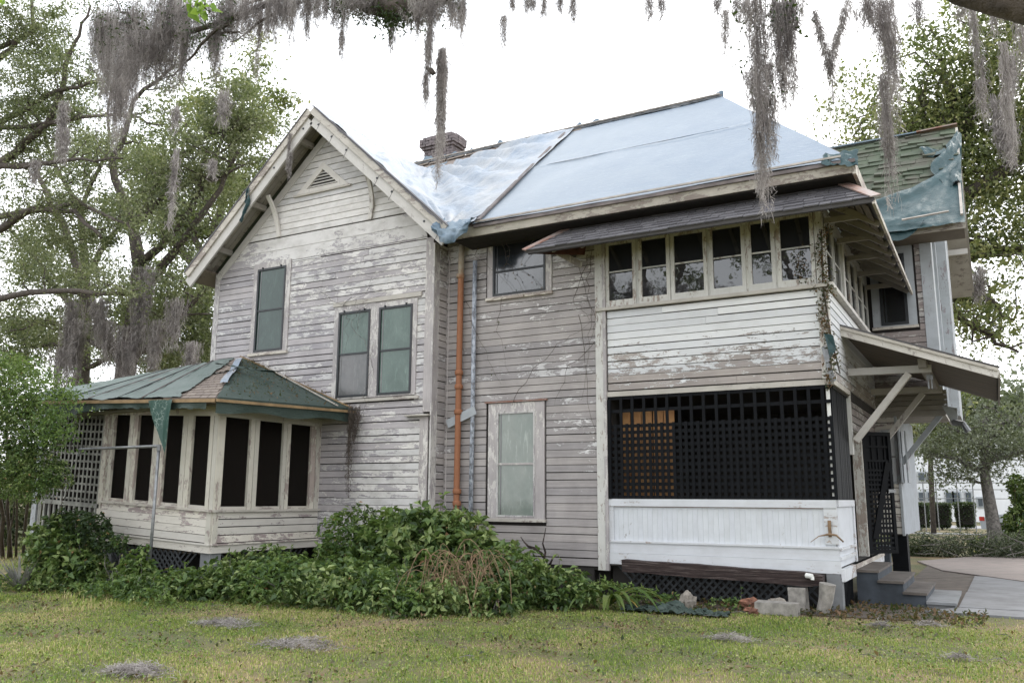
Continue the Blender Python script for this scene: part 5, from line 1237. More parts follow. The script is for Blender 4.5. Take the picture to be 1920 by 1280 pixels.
# ================================================================ SHRUBS AND GROUND PLANTS
def rosettes(C, outdir, k, size, droop=.15, aspect=.5):
    """k leaves radiating round each stem tip"""
    n = len(C); C2 = np.repeat(C, k, 0); o = np.repeat(outdir, k, 0)
    a = rng.random(n*k)*6.283; side = rng.normal(size=(n*k,3)); side -= o*(side*o).sum(1, keepdims=True); side /= np.linalg.norm(side, axis=1, keepdims=True)
    d = side*.9+o*.35; return leaves(C2+rng.normal(size=C2.shape)*.012, size, droop=droop, aspect=aspect, dirs=d, jitter=.25)
def shrub(name, label, cat, blobs, nros, k, size, mat, group=None, stems=14, droop=.2, aspect=.5, shell=.55):
    bx = np.mean([b_[0][0] for b_ in blobs]); by = np.mean([b_[0][1] for b_ in blobs])
    T = thing(name, label, cat, (bx, by, 0), group)
    tot = sum(b_[1][0]*b_[1][2] for b_ in blobs); Cs = []; Os = []
    for c, r in blobs:
        n = int(nros*r[0]*r[2]/tot); p = blob(c, r, n, shell); o = (p-np.array(c))/np.array(r)**1.2; o[:, 2] += .5; o += rng.normal(size=o.shape)*.35
        # ragged outline: push by noise
        f = np.array([mn.noise(Vector(q_)*1.7) for q_ in p]); p = np.array(c)+(p-np.array(c))*(1+.38*f[:, None])
        ok = p[:, 2] > .02; Cs.append(p[ok]); o = o[ok]; o /= np.linalg.norm(o, axis=1, keepdims=True); Os.append(o)
    Cs = np.concatenate(Cs); Os = np.concatenate(Os)
    nzz = np.array([mn.noise(Vector(q_)*.9+Vector((3,1,7))) for q_ in Cs])+rng.normal(size=len(Cs))*.16; alt = nzz > .20
    for nm_, sel, mt_, sz in (('foliage', ~alt, mat, size), ('pale_foliage', alt, 'bushlight' if mat == 'bushleaf' else 'bushleaf', size*.8)):
        if sel.sum() < 3: continue
        V, F_ = rosettes(Cs[sel], Os[sel], k, sz, droop, aspect)
        setparent(link(nm_, npmesh(nm_, V, F_), M_[mt_]), T)
    st = MB(); SH = []
    for _ in range(stems):
        i = rng.integers(len(Cs)); c = Cs[i]; b_ = min(blobs, key=lambda q_: np.linalg.norm(np.array(q_[0])[:2]-c[:2]))
        g0 = (b_[0][0]+rng.normal()*.15, b_[0][1]+rng.normal()*.1, 0)
        st.tube(wobble(g0, c, 4, .03), [.012,.010,.008,.006,.004], 4, False)
    for _ in range(max(3, nros//90)):
        i = rng.integers(len(Cs)); c = Cs[i]; o = Os[i]+np.array([0,0,.6]); o /= np.linalg.norm(o); L_ = rng.uniform(.15, .38); e = c+o*L_; st.tube(wobble(c, e, 3, .02), [.005,.004,.003,.002], 3, False)
        Cn = c+(e-c)*rng.random((7,1)); SH.append(Cn)
    if SH: tag(leafobj('shoots', np.concatenate(SH), size*.8, 'bushlight' if mat == 'bushleaf' else mat, T, droop=.1, aspect=aspect), kind='stuff')
    DL = leafobj('dry_leaves', Cs[rng.integers(0, len(Cs), max(8, len(Cs)//14))]+rng.normal(size=(max(8, len(Cs)//14),3))*.04, size*.7, 'tanleaf', T, droop=.6, aspect=.4); tag(DL, kind='stuff')
    tag(part('stems', st, M_['barkgrey'], T), kind='stuff')
    return T
shrub('leafy_shrub', 'tallest glossy green shrub growing against the wall below the rusty pipe', 'shrub',
      [((-6.3,-1.5,.75),(1.25,.8,.72)), ((-5.6,-1.6,.58),(.62,.6,.60)), ((-6.9,-1.5,.6),(.75,.75,.72)), ((-6.1,-2.1,.35),(1.1,.7,.45))], 1500, 6, .155, 'bushleaf')
shrub('flowering_shrub', 'light green upright shrub beside the taller glossy shrub in front of the gable wall', 'shrub',
      [((-7.9,-1.5,.75),(.55,.6,.78)), ((-7.4,-1.6,.55),(.5,.6,.55)), ((-8.3,-1.5,.45),(.4,.5,.5))], 900, 5, .085, 'bushlight')
for i in range(5):
    pass
shrub('vine_mound', 'low dark vine mound spreading in front of the sunroom base', 'vines',
      [((-8.6,-3.3,.20),(1.0,.8,.42)), ((-7.6,-3.3,.22),(1.0,.9,.45)), ((-9.4,-3.9,.14),(.8,.5,.34)), ((-8.9,-2.4,.28),(.9,.7,.45))], 1900, 5, .105, 'bushleaf', stems=8)
shrub('vine_mound', 'broad vine mound in front of the tallest shrub, reaching out over the lawn', 'vines',
      [((-6.6,-3.0,.22),(1.1,1.0,.50)), ((-5.7,-3.2,.16),(1.0,.9,.36)), ((-5.0,-3.3,.12),(.7,.55,.28)), ((-4.8,-2.4,.2),(.7,.7,.38))], 1800, 5, .105, 'bushleaf', stems=8)
shrub('vine_mound', 'vine patch reaching the left end of the fallen timber', 'vines',
      [((-4.3,-2.2,.3),(.65,.7,.55)), ((-3.6,-1.8,.2),(.5,.5,.36)), ((-4.2,-3.0,.12),(.5,.4,.28))], 900, 5, .10, 'bushleaf', stems=6)
shrub('light_vine', 'yellow green vine patch around the dead tan stems', 'vines',
      [((-4.9,-1.9,.42),(.5,.5,.45)), ((-4.4,-1.6,.38),(.4,.4,.42)), ((-5.1,-3.7,.10),(.4,.3,.22))], 420, 5, .085, 'bushlight', stems=8)
shrub('young_bush', 'bright leafy bush beside the grey pipe post at the sunroom base', 'shrub',
      [((-10.4,-4.0,.32),(.30,.3,.45)), ((-10.7,-3.8,.2),(.35,.3,.35)), ((-10.1,-4.2,.15),(.4,.3,.25))], 360, 5, .10, 'bushlight', stems=8)
shrub('low_weeds', 'low weedy growth at the foot of the young bush', 'weeds',
      [((-10.2,-4.6,.05),(.7,.4,.18)), ((-9.2,-4.7,.05),(.6,.3,.16)), ((-11.3,-4.3,.05),(.9,.4,.2)), ((-12.8,-4.3,.05),(1.2,.5,.22))], 900, 4, .07, 'bushlight', stems=2)
shrub('leafy_bush', 'rounded dark green bush in front of the pale lattice', 'shrub',
      [((-12.5,-4.0,.50),(.55,.5,.50)), ((-12.1,-4.1,.35),(.5,.4,.38)), ((-12.8,-4.0,.75),(.3,.35,.42)), ((-11.7,-3.9,.3),(.35,.3,.3))], 700, 6, .12, 'bushleaf', stems=10)
shrub('leafy_bush', 'thin leaved bush arching against the sunroom corner by the lattice', 'shrub',
      [((-12.9,-3.7,1.1),(.3,.25,.30)), ((-12.1,-3.8,1.0),(.7,.3,.35)), ((-11.4,-3.8,.8),(.45,.25,.22))], 520, 5, .075, 'shrubdark', stems=10)
shrub('low_weeds', 'low weeds growing under the rotten timber', 'weeds', [((-2.6,-.75,.05),(.6,.25,.20)), ((-1.5,-.6,.05),(.5,.2,.14)), ((-3.2,-.9,.1),(.4,.3,.3))], 260, 4, .07, 'bushlight', stems=2)
# tall shrub at the left edge
LB = [(B(30,760,-4.5), (.9,.8,.9)), (B(70,830,-4.4), (.45,.5,.45)), (B(20,700,-4.5), (.55,.6,.45)), (B(105,790,-4.2), (.30,.35,.25)), (B(60,900,-4.4), (.7,.5,.5)), (B(100,890,-4.2), (.35,.35,.3)), (B(10,860,-4.6), (.5,.5,.8)), (B(120,740,-4.0), (.25,.3,.12))]
TS = shrub('tall_shrub', 'tall fine leaved shrub filling the left edge beside the pale lattice', 'shrub', LB, 5200, 4, .055, 'bushleaf', stems=2, shell=.75)
st = MB()
for px0, px1, py1, r in ((20,10,700,.05), (45,60,760,.045), (5,-10,760,.06), (60,110,820,.03), (30,40,800,.035), (15,20,900,.03), (75,150,880,.02)):
    a = P(px0, 1045, 2, 0.0); st.tube(wobble(a, B(px1, py1, -4.4), 6, .04), [r, r*.9, r*.8, r*.65, r*.5, r*.35, r*.2], 7)
part('stems', st, M_['bark'], TS)
leafobj('light_tips', np.concatenate([B(px, py, -4.7)+rng.normal(size=(260,3))*np.array([.22,.2,.14]) for px, py in ((20,690),(60,720),(110,760),(110,815),(30,760),(90,800),(120,725))]), .06, 'bushlight', TS, droop=.2)
# spiky yucca
YU = thing('yucca', 'grey green spiky plant low beside the tall left shrub', 'plant', (B(50,980,-4.6)[0], -4.6, 0))
m = MB(); yb0 = Vector((B(50,980,-4.6)[0], -4.6, 0))
for k in range(34):
    a = random.uniform(0, 6.28); e = random.uniform(.5, 1.4); d = Vector((math.cos(a)*math.cos(e), math.sin(a)*math.cos(e), math.sin(e))); s_ = Vector((-math.sin(a), math.cos(a), 0)); L_ = random.uniform(.5, .85)
    m.add([yb0+s_*.02, yb0-s_*.02, yb0+d*L_*.5-s_*.022, yb0+d*L_*.5+s_*.022, yb0+d*L_+Vector((0,0,-.05))], [(0,1,2,3), (3,2,4)])
part('blade', m, M_['lattice_grey'], YU)
# dead tan vines
DV = thing('dead_vine', 'tangle of tan dead vine stems arching over the glossy shrub', 'dead vines', (-4.9,-2,0))
m = MB()
for k in range(85):
    a = Vector((random.uniform(-5.2,-4.0), random.uniform(-3.4,-2.0), random.uniform(.1,.7))); b_ = Vector((a.x+random.uniform(-.8,.6), a.y+random.uniform(-.7,.3), random.uniform(.0,.6))); mid_ = (a+b_)/2+Vector((random.uniform(-.2,.2), random.uniform(-.3,.1), random.uniform(.4,.85)))
    pts = [a*(1-t)**2+mid_*2*t*(1-t)+b_*t*t for t in [i/7 for i in range(8)]]; m.tube(pts, random.uniform(.003,.007), 4, False)
part('stems', m, M_['tanvine'], DV)
m = MB()
for a, c in (((-4.35,-1.2,.1),(-4.05,-1.5,1.15)), ((-4.3,-1.2,.45),(-3.9,-1.4,.75)), ((-4.2,-1.3,.7),(-4.5,-1.5,1.0))): m.tube(wobble(a, c, 5, .04), [.03,.026,.022,.018,.012,.006], 6)
part('stump', m, M_['log'], DV)
# dry vines on the walls
def wallvine(label, runs, mat='drytwig', r=.006, amp=.05, y=-.10, leafn=0):
    V_ = thing('wall_vine', label, 'vine', B(*runs[0][0], y), None); m = MB(); Cs = []
    for rn in runs:
        pts = []
        for a, c in zip(rn, rn[1:]):
            w_ = wobble(B(*a, y), B(*c, y), 5, amp*.5); pts += w_[:-1]
        pts.append(np.array(B(*rn[-1], y))); pts = [np.array([p_[0], min(p_[1], y+.03), p_[2]]) for p_ in pts]
        m.tube(pts, [r*(1-.7*i/len(pts)) for i in range(len(pts))], 4, False)
        if leafn: Cs += [pts[rng.integers(len(pts))]+rng.normal(size=3)*.03 for _ in range(leafn)]
    part('stems', m, M_[mat], V_)
    if leafn: leafobj('leaf', np.array(Cs), .045, 'ivy', V_)
    return V_
wallvine('dry brown vine runners trailing down beside the corner post of the porch tower', [[(1040,440),(1085,500),(1110,580),(1105,640),(1090,750)], [(1110,470),(1100,560),(1120,600),(1095,660)], [(960,760),(1000,690),(1060,640),(1110,600)], [(1085,590),(1100,700),(1115,830)], [(1115,640),(1060,700),(1040,760)], [(1100,480),(1075,560),(1105,600),(1120,560)]])
wallvine('reddish dead vine crossing the dark upper window behind the pipes', [[(930,430),(960,500),(985,550)], [(950,440),(955,480),(940,530)], [(905,440),(890,480),(940,520),(975,560)], [(870,560),(900,640),(940,720)], [(940,560),(930,620),(955,700)], [(1000,450),(970,500),(1020,545)]], r=.005, leafn=7, y=-.12)
wallvine('bare twig tangle over the head of the paired windows', [[(640,575),(660,560),(690,550),(700,520),(660,505)], [(640,590),(655,600),(650,640),(640,700)], [(690,570),(660,600),(690,660),(700,700),(685,760)], [(700,640),(690,720),(670,770)], [(600,545),(640,570),(680,560),(740,540)], [(665,560),(675,600),(665,630)]], mat='barkgrey', r=.005, y=-.52, amp=.08)
HV = hang('dark stringy dead vine hanging from the right corner of the sunroom roof', [(663,770,860,.14,-.60), (660,780,930,.05,-.60), (668,765,830,.12,-.60), (655,790,945,.02,-.60)], dens=.5, mat='drytwig', sw=.006, cat='dead vine') if False else mossobj('hanging_vine', 'dark stringy dead vine hanging from the right corner of the sunroom roof', [(B(663,764,-.62), .95, .16), (B(659,780,-.62), 1.55, .06), (B(668,762,-.62), .7, .14), (B(656,790,-.62), 1.5, .03), (B(660,760,-.66), .5, .2)], None, mat='drytwig', cat='dead vine', dens=.40, sw=.007, seg=.09)
IV = thing('creeper', 'brown and green creeper climbing the right corner of the porch tower', 'creeper', (.0,-.1,3.4))
Cs = [B(1545+8*math.sin(py*.05)+(py-560)*.10*(py > 560), py, -.08)+rng.normal(size=(26,3))*np.array([.045,.03,.06]) for py in range(425, 720, 8)]
leafobj('leaf', np.concatenate(Cs), .045, 'ivy', IV)
Cs = [B(px, py, -.08)+rng.normal(size=(60,3))*np.array([.06,.03,.08]) for px, py in ((1500,500),(1505,515),(1495,480),(1535,535))]
tag(leafobj('side_growth', np.concatenate(Cs), .04, 'ivy', IV), kind='stuff')
part('stems', MB().tube([B(1540,430,-.05), B(1543,540,-.05), B(1560,640,-.05), B(1575,700,-.05)], .012, 5), M_['drytwig'], IV)
part('torn_rag', MB().add([B(1545,625,-.14), B(1562,628,-.18), B(1568,655,-.12), B(1552,652,-.15), B(1556,672,-.13)], [(0,1,2,3), (3,2,4)]), M_['tarpteal'], IV)
part('metal_strip', MB().beam(B(1545,650,-.07), B(1562,715,-.07), .08, .015, (0,-1,0)), M_['galv'], IV)
# broad strap leaves by the skirt
def strap(label, c, n, L0, spread_, mat='strap'):
    T = thing('strap_leaf_plant', label, 'plant', (c[0], c[1], 0)); 
    for k in range(n):
        a = random.uniform(*spread_); L_ = L0*random.uniform(.6, 1.1); w_ = random.uniform(.032, .052); m = MB(); vs = []; fs = []
        s_ = Vector((-math.sin(a), math.cos(a), 0)); h = random.uniform(.25, .5)*L_
        for i in range(9):
            t = i/8; p = Vector((c[0]+math.cos(a)*L_*t*.95, c[1]+math.sin(a)*L_*t*.95, .04+4*h*t*(1-t)*.55+h*.25*t*(1-t)*2)); ww = w_*math.sin(math.pi*min(1, .15+.85*t))**.7+.002
            vs += [p-s_*ww, p+Vector((0,0,-.012)), p+s_*ww]
        for i in range(8):
            for j in range(2): q_ = i*3+j; fs.append((q_, q_+1, q_+4, q_+3))
        m.add(vs, fs); part('leaf_blade', m, M_['yellowleaf'] if k % 8 == 2 else M_[mat], T)
    return T
strap('big strap leaved plant with a yellow dying leaf below the fallen timber', (-3.05,-1.35), 16, 1.0, (-1.9, 1.2))
strap('smaller strap leaved plant between the vines and the timber end', (-3.5,-1.1), 10, .75, (-3.6, .6))
# fallen timber
m = MB(); a0 = Vector((-3.25,-.26,.535)); a1 = Vector((-.14,-.26,.45)); N = 26
for i in range(N):
    t = i/N; t2 = (i+1)/N; p, q_ = a0.lerp(a1, t), a0.lerp(a1, t2)
    hh = lambda t_: .095*(1-.30*(t_ > .93)*((t_-.93)/.07))*(1+.03*math.sin(t_*37)+.04*math.sin(t_*151)); 
    m.hexa([(p.x,-.36,p.z-hh(t)), (q_.x,-.36,q_.z-hh(t2)), (q_.x,-.16,q_.z-hh(t2)), (p.x,-.16,p.z-hh(t)), (p.x,-.37+.01*math.sin(i),p.z+hh(t)), (q_.x,-.37+.01*math.sin(i+1),q_.z+hh(t2)), (q_.x,-.16,q_.z+hh(t2)), (p.x,-.16,p.z+hh(t))])
LG = mk('timber_beam', m, M_['log']); tag(LG, 'long rotten dark timber beam lying along the foot of the white porch apron', 'timber')
b1 = mk('concrete_block', MB().box(-.62, -.38, -.42, -.20, 0, .335).jit(.01), M_['block']); tag(b1, 'upright pale concrete block under the right end of the rotten timber', 'block')
m = MB().tube([(-.17,-.42,-.02), (-.10,-.44,.18), (-.06,-.45,.42)], [.085,.10,.115], 14); b2 = mk('clay_pipe', m, M_['block']); tag(b2, 'short leaning grey pipe standing at the porch corner pier', 'pipe')
m = MB().tube([(-.36,-.40,.52), (-.27,-.43,.51)], .038, 10); m.tube([(-.27,-.42,.51), (-.27,-.43,.46)], .026, 8); pv = mk('white_pipe_fitting', m, M_['pvc']); tag(pv, 'small white plastic pipe end poking out above the clay pipe', 'pipe')
m = MB().box(-.98, -.40, -1.0, -.78, 0, .17); m.jit(.01); b3 = mk('concrete_block', m, M_['block']); tag(b3, 'flat pale concrete block lying on the grass before the timber end', 'block')
def rock(name, label, c, r, mat, cat='rubble'):
    me = bpy.data.meshes.new(name); import bmesh; bm = bmesh.new(); bmesh.ops.create_icosphere(bm, subdivisions=3, radius=1)
    for v in bm.verts:
        n_ = 1+.55*mn.noise(v.co*1.8+Vector(c)*3)+.30*mn.noise(v.co*4+Vector(c)); v.co = Vector((v.co.x*r[0]*n_, v.co.y*r[1]*n_, v.co.z*r[2]*n_))
    bm.to_mesh(me); bm.free(); o = link(name, me, M_[mat]); o.location = c; tag(o, label, cat); return o
rock('rubble_lump', 'whitish rubble lump behind the flat concrete block', (-.72,-.68,.08), (.20,.12,.11), 'rubble')
rock('rubble_lump', 'brownish pointed rubble lump right of the strap leaves', (-2.0,-.85,.06), (.12,.10,.17), 'rubble')
rock('brick_fragment', 'orange brick fragment touching the left end of the flat block', (-1.02,-1.02,.05), (.10,.06,.05), 'brickfrag')
rock('brick_fragment', 'reddish brick fragment under the timber behind the rubble', (-1.15,-.62,.10), (.12,.09,.08), 'brickfrag')
# torn tarp on the grass
TG = thing('tarp_scrap', 'crumpled dark green tarp scrap lying on the grass in front of the strap leaves', 'tarp scrap', (-1.9,-1.5,0))
def tg(u, v):
    x = -2.75+1.55*u; y = -1.70+.42*v*(1-.5*abs(u-.4)); return (x+.05*fbm(u*6, v*6), y+.06*fbm(u*7, v*3, 1), .02+.07*abs(fbm(u*9, v*7, 5))+.10*math.exp(-((u-.45)/.12)**2)*v)
setparent(grid('sheet', 60, 22, tg, M_['tarpgreen']), TG)
# bracket on the porch corner
BR = thing('corner_hook', 'rusty branched hook fixed on the porch apron corner', 'hook', (-.06,-.08,1.1))
part('plate', MB().box(-.075, -.03, -.055, -.03, 1.06, 1.30), M_['tanvine'], BR)
part('prongs', MB().tube([(-.32,-.14,.98), (-.20,-.12,1.07), (-.06,-.08,1.10), (.05,-.14,1.09), (.15,-.18,1.0)], [.004,.007,.018,.016,.012], 6), M_['tanvine'], BR)
# planks behind the lattice
PK = thing('board_stack', 'bare orange boards standing behind the left end of the black lattice', 'boards', (-3.1,.4,.6))
for k in range(5): part('board', MB().box(-3.50+k*.20, -3.32+k*.20, .30+.02*(k % 2), .33+.02*(k % 2), .62, 3.12), M_['ply'], PK)
# clothesline post
CP = thing('clothes_post', 'grey pipe clothesline post with a long side arm before the sunroom', 'post', (-11.3,-3.62,0))
yy = -3.62; cpb = P(285, 1000, 1, yy)
p0 = Vector((cpb[0], yy, 0)); p1 = Vector(B(298,838,yy)); p2 = Vector(B(150,842,yy-.0)); 
part('pole', MB().tube([p0, p1], .028, 10), M_['galv'], CP, True); part('arm', MB().tube([p1+Vector((.03,0,.02)), p2], .027, 10), M_['galv'], CP, True)
part('elbow', MB().tube([p1+Vector((0,0,-.06)), p1+Vector((0,0,.03))], .038, 10), M_['galv'], CP)
part('arm_end', MB().tube([p2, p2+Vector((-.03,0,-.12))], .03, 8), M_['galv'], CP)

# --- moss clumps and litter on the lawn
def lawnmoss(label, px, py, w_, n):
    n = int(n*.6); w_ *= .8
    c = gp(px, py); C = rng.normal(size=(n,3))*np.array([w_*.5, w_*.28, .0])+np.array([c[0], c[1], 0]); C[:, 2] = .02+rng.random(n)*.06*np.exp(-((C[:,0]-c[0])/(w_*.6))**2)
    d = rng.normal(size=(n,3)); d[:, 2] *= .4; d /= np.linalg.norm(d, axis=1, keepdims=True); s = np.cross(d, rng.normal(size=(n,3))); s /= np.linalg.norm(s, axis=1, keepdims=True)
    L_ = .07*(.5+rng.random(n))[:, None]; w2 = .0035; b_ = C+d*L_*.5+rng.normal(size=(n,3))*.012; e = C+d*L_
    V = np.stack([C-s*w2, C+s*w2, b_+s*w2, b_-s*w2, e], 1).reshape(-1,3); i = np.arange(n)[:, None]*5
    o = link('moss_clump', npmesh('moss_clump', V, np.concatenate([i+np.array([[0,1,2]]), i+np.array([[0,2,3]]), i+np.array([[3,2,4]])], 1).reshape(-1,3)), M_['moss']); tag(o, label, 'moss clump', 'moss fallen on the lawn')
lawnmoss('grey moss heap in the bottom left corner of the lawn', 250,1262,.42,1500)
lawnmoss('two-lobed moss clump on the lawn below the sunroom corner', 420,1172,.55,1300)
lawnmoss('wide moss clump in the middle left of the lawn', 560,1212,.6,1500)
lawnmoss('moss clump draped at the lower edge of the vine mound near the dead stems', 900,1120,.4,1300)
lawnmoss('pale moss tuft under the vine patch right of the young bush', 248,1100,.35,700)
lawnmoss('moss tuft at the foot of the low weeds', 530,1118,.3,600)
lawnmoss('small moss tuft in the middle of the lawn right of centre', 1370,1200,.35,600)
lawnmoss('small moss tuft on the lawn in front of the steps', 1650,1176,.2,350)
lawnmoss('moss tuft on the lawn at the paving edge', 1745,1175,.25,350)
lawnmoss('small moss tuft near the right edge of the lawn', 1800,1237,.16,250)
def groundleaf(label, px, py, mat, s=.07):
    c = gp(px, py); o = mk('fallen_leaf', MB().add([(c[0]-s,c[1],.035), (c[0],c[1]-s*.6,.05), (c[0]+s,c[1]+.01,.06), (c[0],c[1]+s*.6,.04)], [(0,1,2), (0,2,3)]), M_[mat]); tag(o, label, 'leaf', 'large leaves fallen on the lawn')
groundleaf('curled red brown leaf on the lawn below the vine mound', 962,1230,'deadleaf',.06)
groundleaf('small reddish leaf left of the curled red brown leaf', 714,1232,'deadleaf',.035)
groundleaf('tan leaf at the bottom right of the lawn', 1765,1262,'tanleaf',.08)
groundleaf('pale leaf low in the centre right of the lawn', 1290,1262,'tanleaf',.05)
groundleaf('small brown leaf on the far right lawn', 1875,1170,'deadleaf',.05)
n = 11000; C = np.stack([rng.uniform(-15, 5, n), rng.uniform(-9.5, -1.2, n), rng.uniform(.015, .05, n)], 1)
f = np.array([-mn.noise(Vector((c[0]*.7, c[1]*1.1, 0)))-.5*mn.noise(Vector((c[0]*2.6, c[1]*3.1, 5))) for c in C]); C = C[(f > .12+.15*rng.random(len(C))) | (rng.random(len(C)) < .10)]
lo = leafobj('leaf_litter', C, .045, 'ivy', None, droop=.0, up=1.2, aspect=.6); tag(lo, 'brown leaf litter scattered over the lawn', 'leaf litter', kind='stuff')
n = 2600; C = np.stack([rng.uniform(-3.2, 1.9, n), rng.uniform(-1.0, 1.1, n), rng.uniform(.01, .05, n)], 1); C = C[(C[:,1] < .2) | (C[:,0] > .1)]; C = C[~((C[:,0] > 1.1) & (C[:,1] > .6))]
lo = leafobj('leaf_litter', C, .06, 'ivy', None, droop=.0, up=.8, aspect=.5); tag(lo, 'dry leaves and twigs heaped along the porch and step edge', 'leaf litter', kind='stuff')
m = MB()
for k in range(90):
    x = random.uniform(-8, 3); y = random.uniform(-6.5, -1.0); a = random.uniform(0, 3.14); L_ = random.uniform(.06, .28)
    m.tube([(x,y,.03), (x+L_*.5*math.cos(a),y+L_*.5*math.sin(a),.05), (x+L_*math.cos(a+.3),y+L_*math.sin(a+.3),.035)], .004, 3, False)
o = mk('fallen_twigs', m, M_['barkgrey']); tag(o, 'thin dry twigs scattered over the lawn', 'twigs', kind='stuff')

n = 420; u_ = rng.random(n); v_ = rng.random(n)*(1-.1)
C = np.array([np.array(g1(float(a), float(b)))+np.array([.02,0,.035]) for a, b in zip(u_, v_)]); lo = leafobj('roof_litter', C, .045, 'ivy', None, droop=.0, up=1.0, aspect=.5); tag(lo, 'brown leaf litter caught on the dark green tarp of the sunroom', 'leaf litter', kind='stuff')
# --- grass
def grassmesh(n, x0, x1, y0, y1, h, wd, clear):
    X = rng.uniform(x0, x1, n); Y = rng.uniform(y0, y1, n)
    ok = np.ones(n, bool)
    for (a, b_, c, d) in clear: ok &= ~((X > a) & (X < b_) & (Y > c) & (Y < d))
    X, Y = X[ok], Y[ok]
    nz = np.array([mn.noise(Vector((x*.7, y*1.1, 0)))+.5*mn.noise(Vector((x*2.6, y*3.1, 5))) for x, y in zip(X, Y)])
    ok = (nz > -.24) | (rng.random(len(X)) < .35); X, Y, nz = X[ok], Y[ok], nz[ok]; n = len(X)
    H_ = h*(.55+.8*rng.random(n))*(1+.9*nz).clip(.35, 1.9)
    a = rng.random(n)*6.283; ln = rng.random(n)*.9; dx, dy = np.cos(a), np.sin(a)
    Bp = np.stack([X, Y, np.zeros(n)-.01], 1); s = np.stack([-dy, dx, np.zeros(n)], 1)*wd*.5*(.7+.6*rng.random(n))[:, None]
    mid_ = Bp+np.stack([dx*ln*H_*.25, dy*ln*H_*.25, H_*.6], 1); tip = Bp+np.stack([dx*ln*H_*.9, dy*ln*H_*.9, H_*(1-.25*ln)], 1)
    V = np.stack([Bp-s, Bp+s, mid_+s*.8, mid_-s*.8, tip], 1).reshape(-1,3); i = np.arange(n)[:, None]*5
    return V, np.concatenate([i+np.array([[0,1,2]]), i+np.array([[0,2,3]]), i+np.array([[3,2,4]])], 1).reshape(-1,3)
V, F_ = grassmesh(230000, -16, 6.5, -9.6, -.6, .026, .0085, [(-3.3, 1.0, -.9, 5), (-12.5,-9.6,-3.0,0)])
g = link('lawn_grass', npmesh('lawn_grass', V, F_), M_['grass']); tag(g, 'short patchy green and tan grass of the front lawn', 'grass', kind='stuff')
n = 90000; C = np.stack([rng.uniform(-15, 6, n), rng.uniform(-9.5, -.8, n), rng.uniform(.006, .028, n)], 1)
f = np.array([mn.noise(Vector((c[0]*.9, c[1]*1.3, 11)))+.5*mn.noise(Vector((c[0]*3, c[1]*4, 3))) for c in C]); C = C[f > -.22]; C = C[~((C[:,0] > -3.2) & (C[:,0] < 1.2) & (C[:,1] > -1))]
lo = leafobj('lawn_weeds', C, .022, 'lawnweed', None, droop=.0, up=1.0, aspect=.75); tag(lo, 'tiny clover and weed leaves covering the lawn between the grass', 'weeds', kind='stuff')
V, F_ = grassmesh(16000, -26, -9, -6, 4, .07, .014, [(-17,-9,-3.3,0)])
g = link('weedy_grass', npmesh('weedy_grass', V, F_), M_['grass']); tag(g, 'longer grass at the far left beside the shrubs', 'grass', kind='stuff')
V, F_ = grassmesh(22000, 1.2, 26, 6, 32, .07, .03, [(0, 12, 6, 17)])
g = link('verge_grass', npmesh('verge_grass', V, F_), M_['grass']); tag(g, 'bright grass strip beyond the driveway', 'grass', kind='stuff')
V, F_ = grassmesh(6000, 1.5, 6.5, -.7, .9, .05, .01, [(1.3, 9, .4, 3)])
g = link('edge_grass', npmesh('edge_grass', V, F_), M_['grass']); tag(g, 'grass along the paving edge', 'grass', kind='stuff')

# ================================================================ RIGHT BACKGROUND
# brush pile
c = gp(1775, 1046)
BP = thing('brush_pile', 'long heap of cut grey green branches lying beside the driveway', 'brush pile', (c[0], c[1]+.6, 0))
Cs = [blob((c[0]+t*.62*1.6-1.7, c[1]+.7+t*.15, .28), (.75,.6,.30+.30*abs(math.sin(t*1.7+.6))), 1500) for t in np.linspace(0, 4.4, 7)]
leafobj('foliage', np.concatenate(Cs), .075, 'cedar', BP, aspect=.22, droop=.1); leafobj('dark_foliage', np.concatenate(Cs)[::3]*np.array([1,1,.8]), .08, 'hedgeleaf', BP, aspect=.3)
m = MB()
for k in range(60):
    a = Vector((c[0]+random.uniform(-2.2,2.2), c[1]+random.uniform(.2,1.2), random.uniform(.05,.6))); d = Vector((random.uniform(-1,1), random.uniform(-.5,.5), random.uniform(-.2,.5)))
    m.tube([a, a+d*.4, a+d*.75+Vector((0,0,.05))], [.014,.01,.005], 4, False)
part('branches', m, M_['barkgrey'], BP)
# clipped hedges
for px, lab in ((1727, 'leftmost of the three clipped dark hedge bushes by the road'), (1767, 'middle one of the three clipped dark hedge bushes by the road'), (1812, 'rightmost of the three clipped dark hedge bushes by the road')):
    c = P(px, 992, 2, 0.0); k = np.linalg.norm(c-CAM)/F_PX; w_ = 15*k; h = 42*k
    T = thing('clipped_bush', lab, 'hedge', (c[0], c[1], 0), 'clipped hedges along the road')
    Q = rng.uniform(-1, 1, (2600,3)); ax = rng.integers(0, 3, 2600); sg = np.where(rng.random(2600) > .5, 1, -1); Q[np.arange(2600), ax] = sg*(1-.12*rng.random(2600))
    Q[:, :2] *= (1-.22*(1-(Q[:, 2:3]+1)/2)**1.5); Q = Q*np.array([w_, w_, h*.45])+np.array([c[0], c[1], h*.56])
    leafobj('foliage', Q, .10, 'hedgeleaf', T, aspect=.6); part('core', MB().box(c[0]-w_*.8, c[0]+w_*.8, c[1]-w_*.8, c[1]+w_*.8, h*.18, h*.93).jit(.05), M_['hedgecore'] if 'hedgecore' in M_ else M_['dark'], T)
    part('trunk', MB().tube([(c[0],c[1],0), (c[0],c[1],h*.3)], .06, 6), M_['bark'], T)
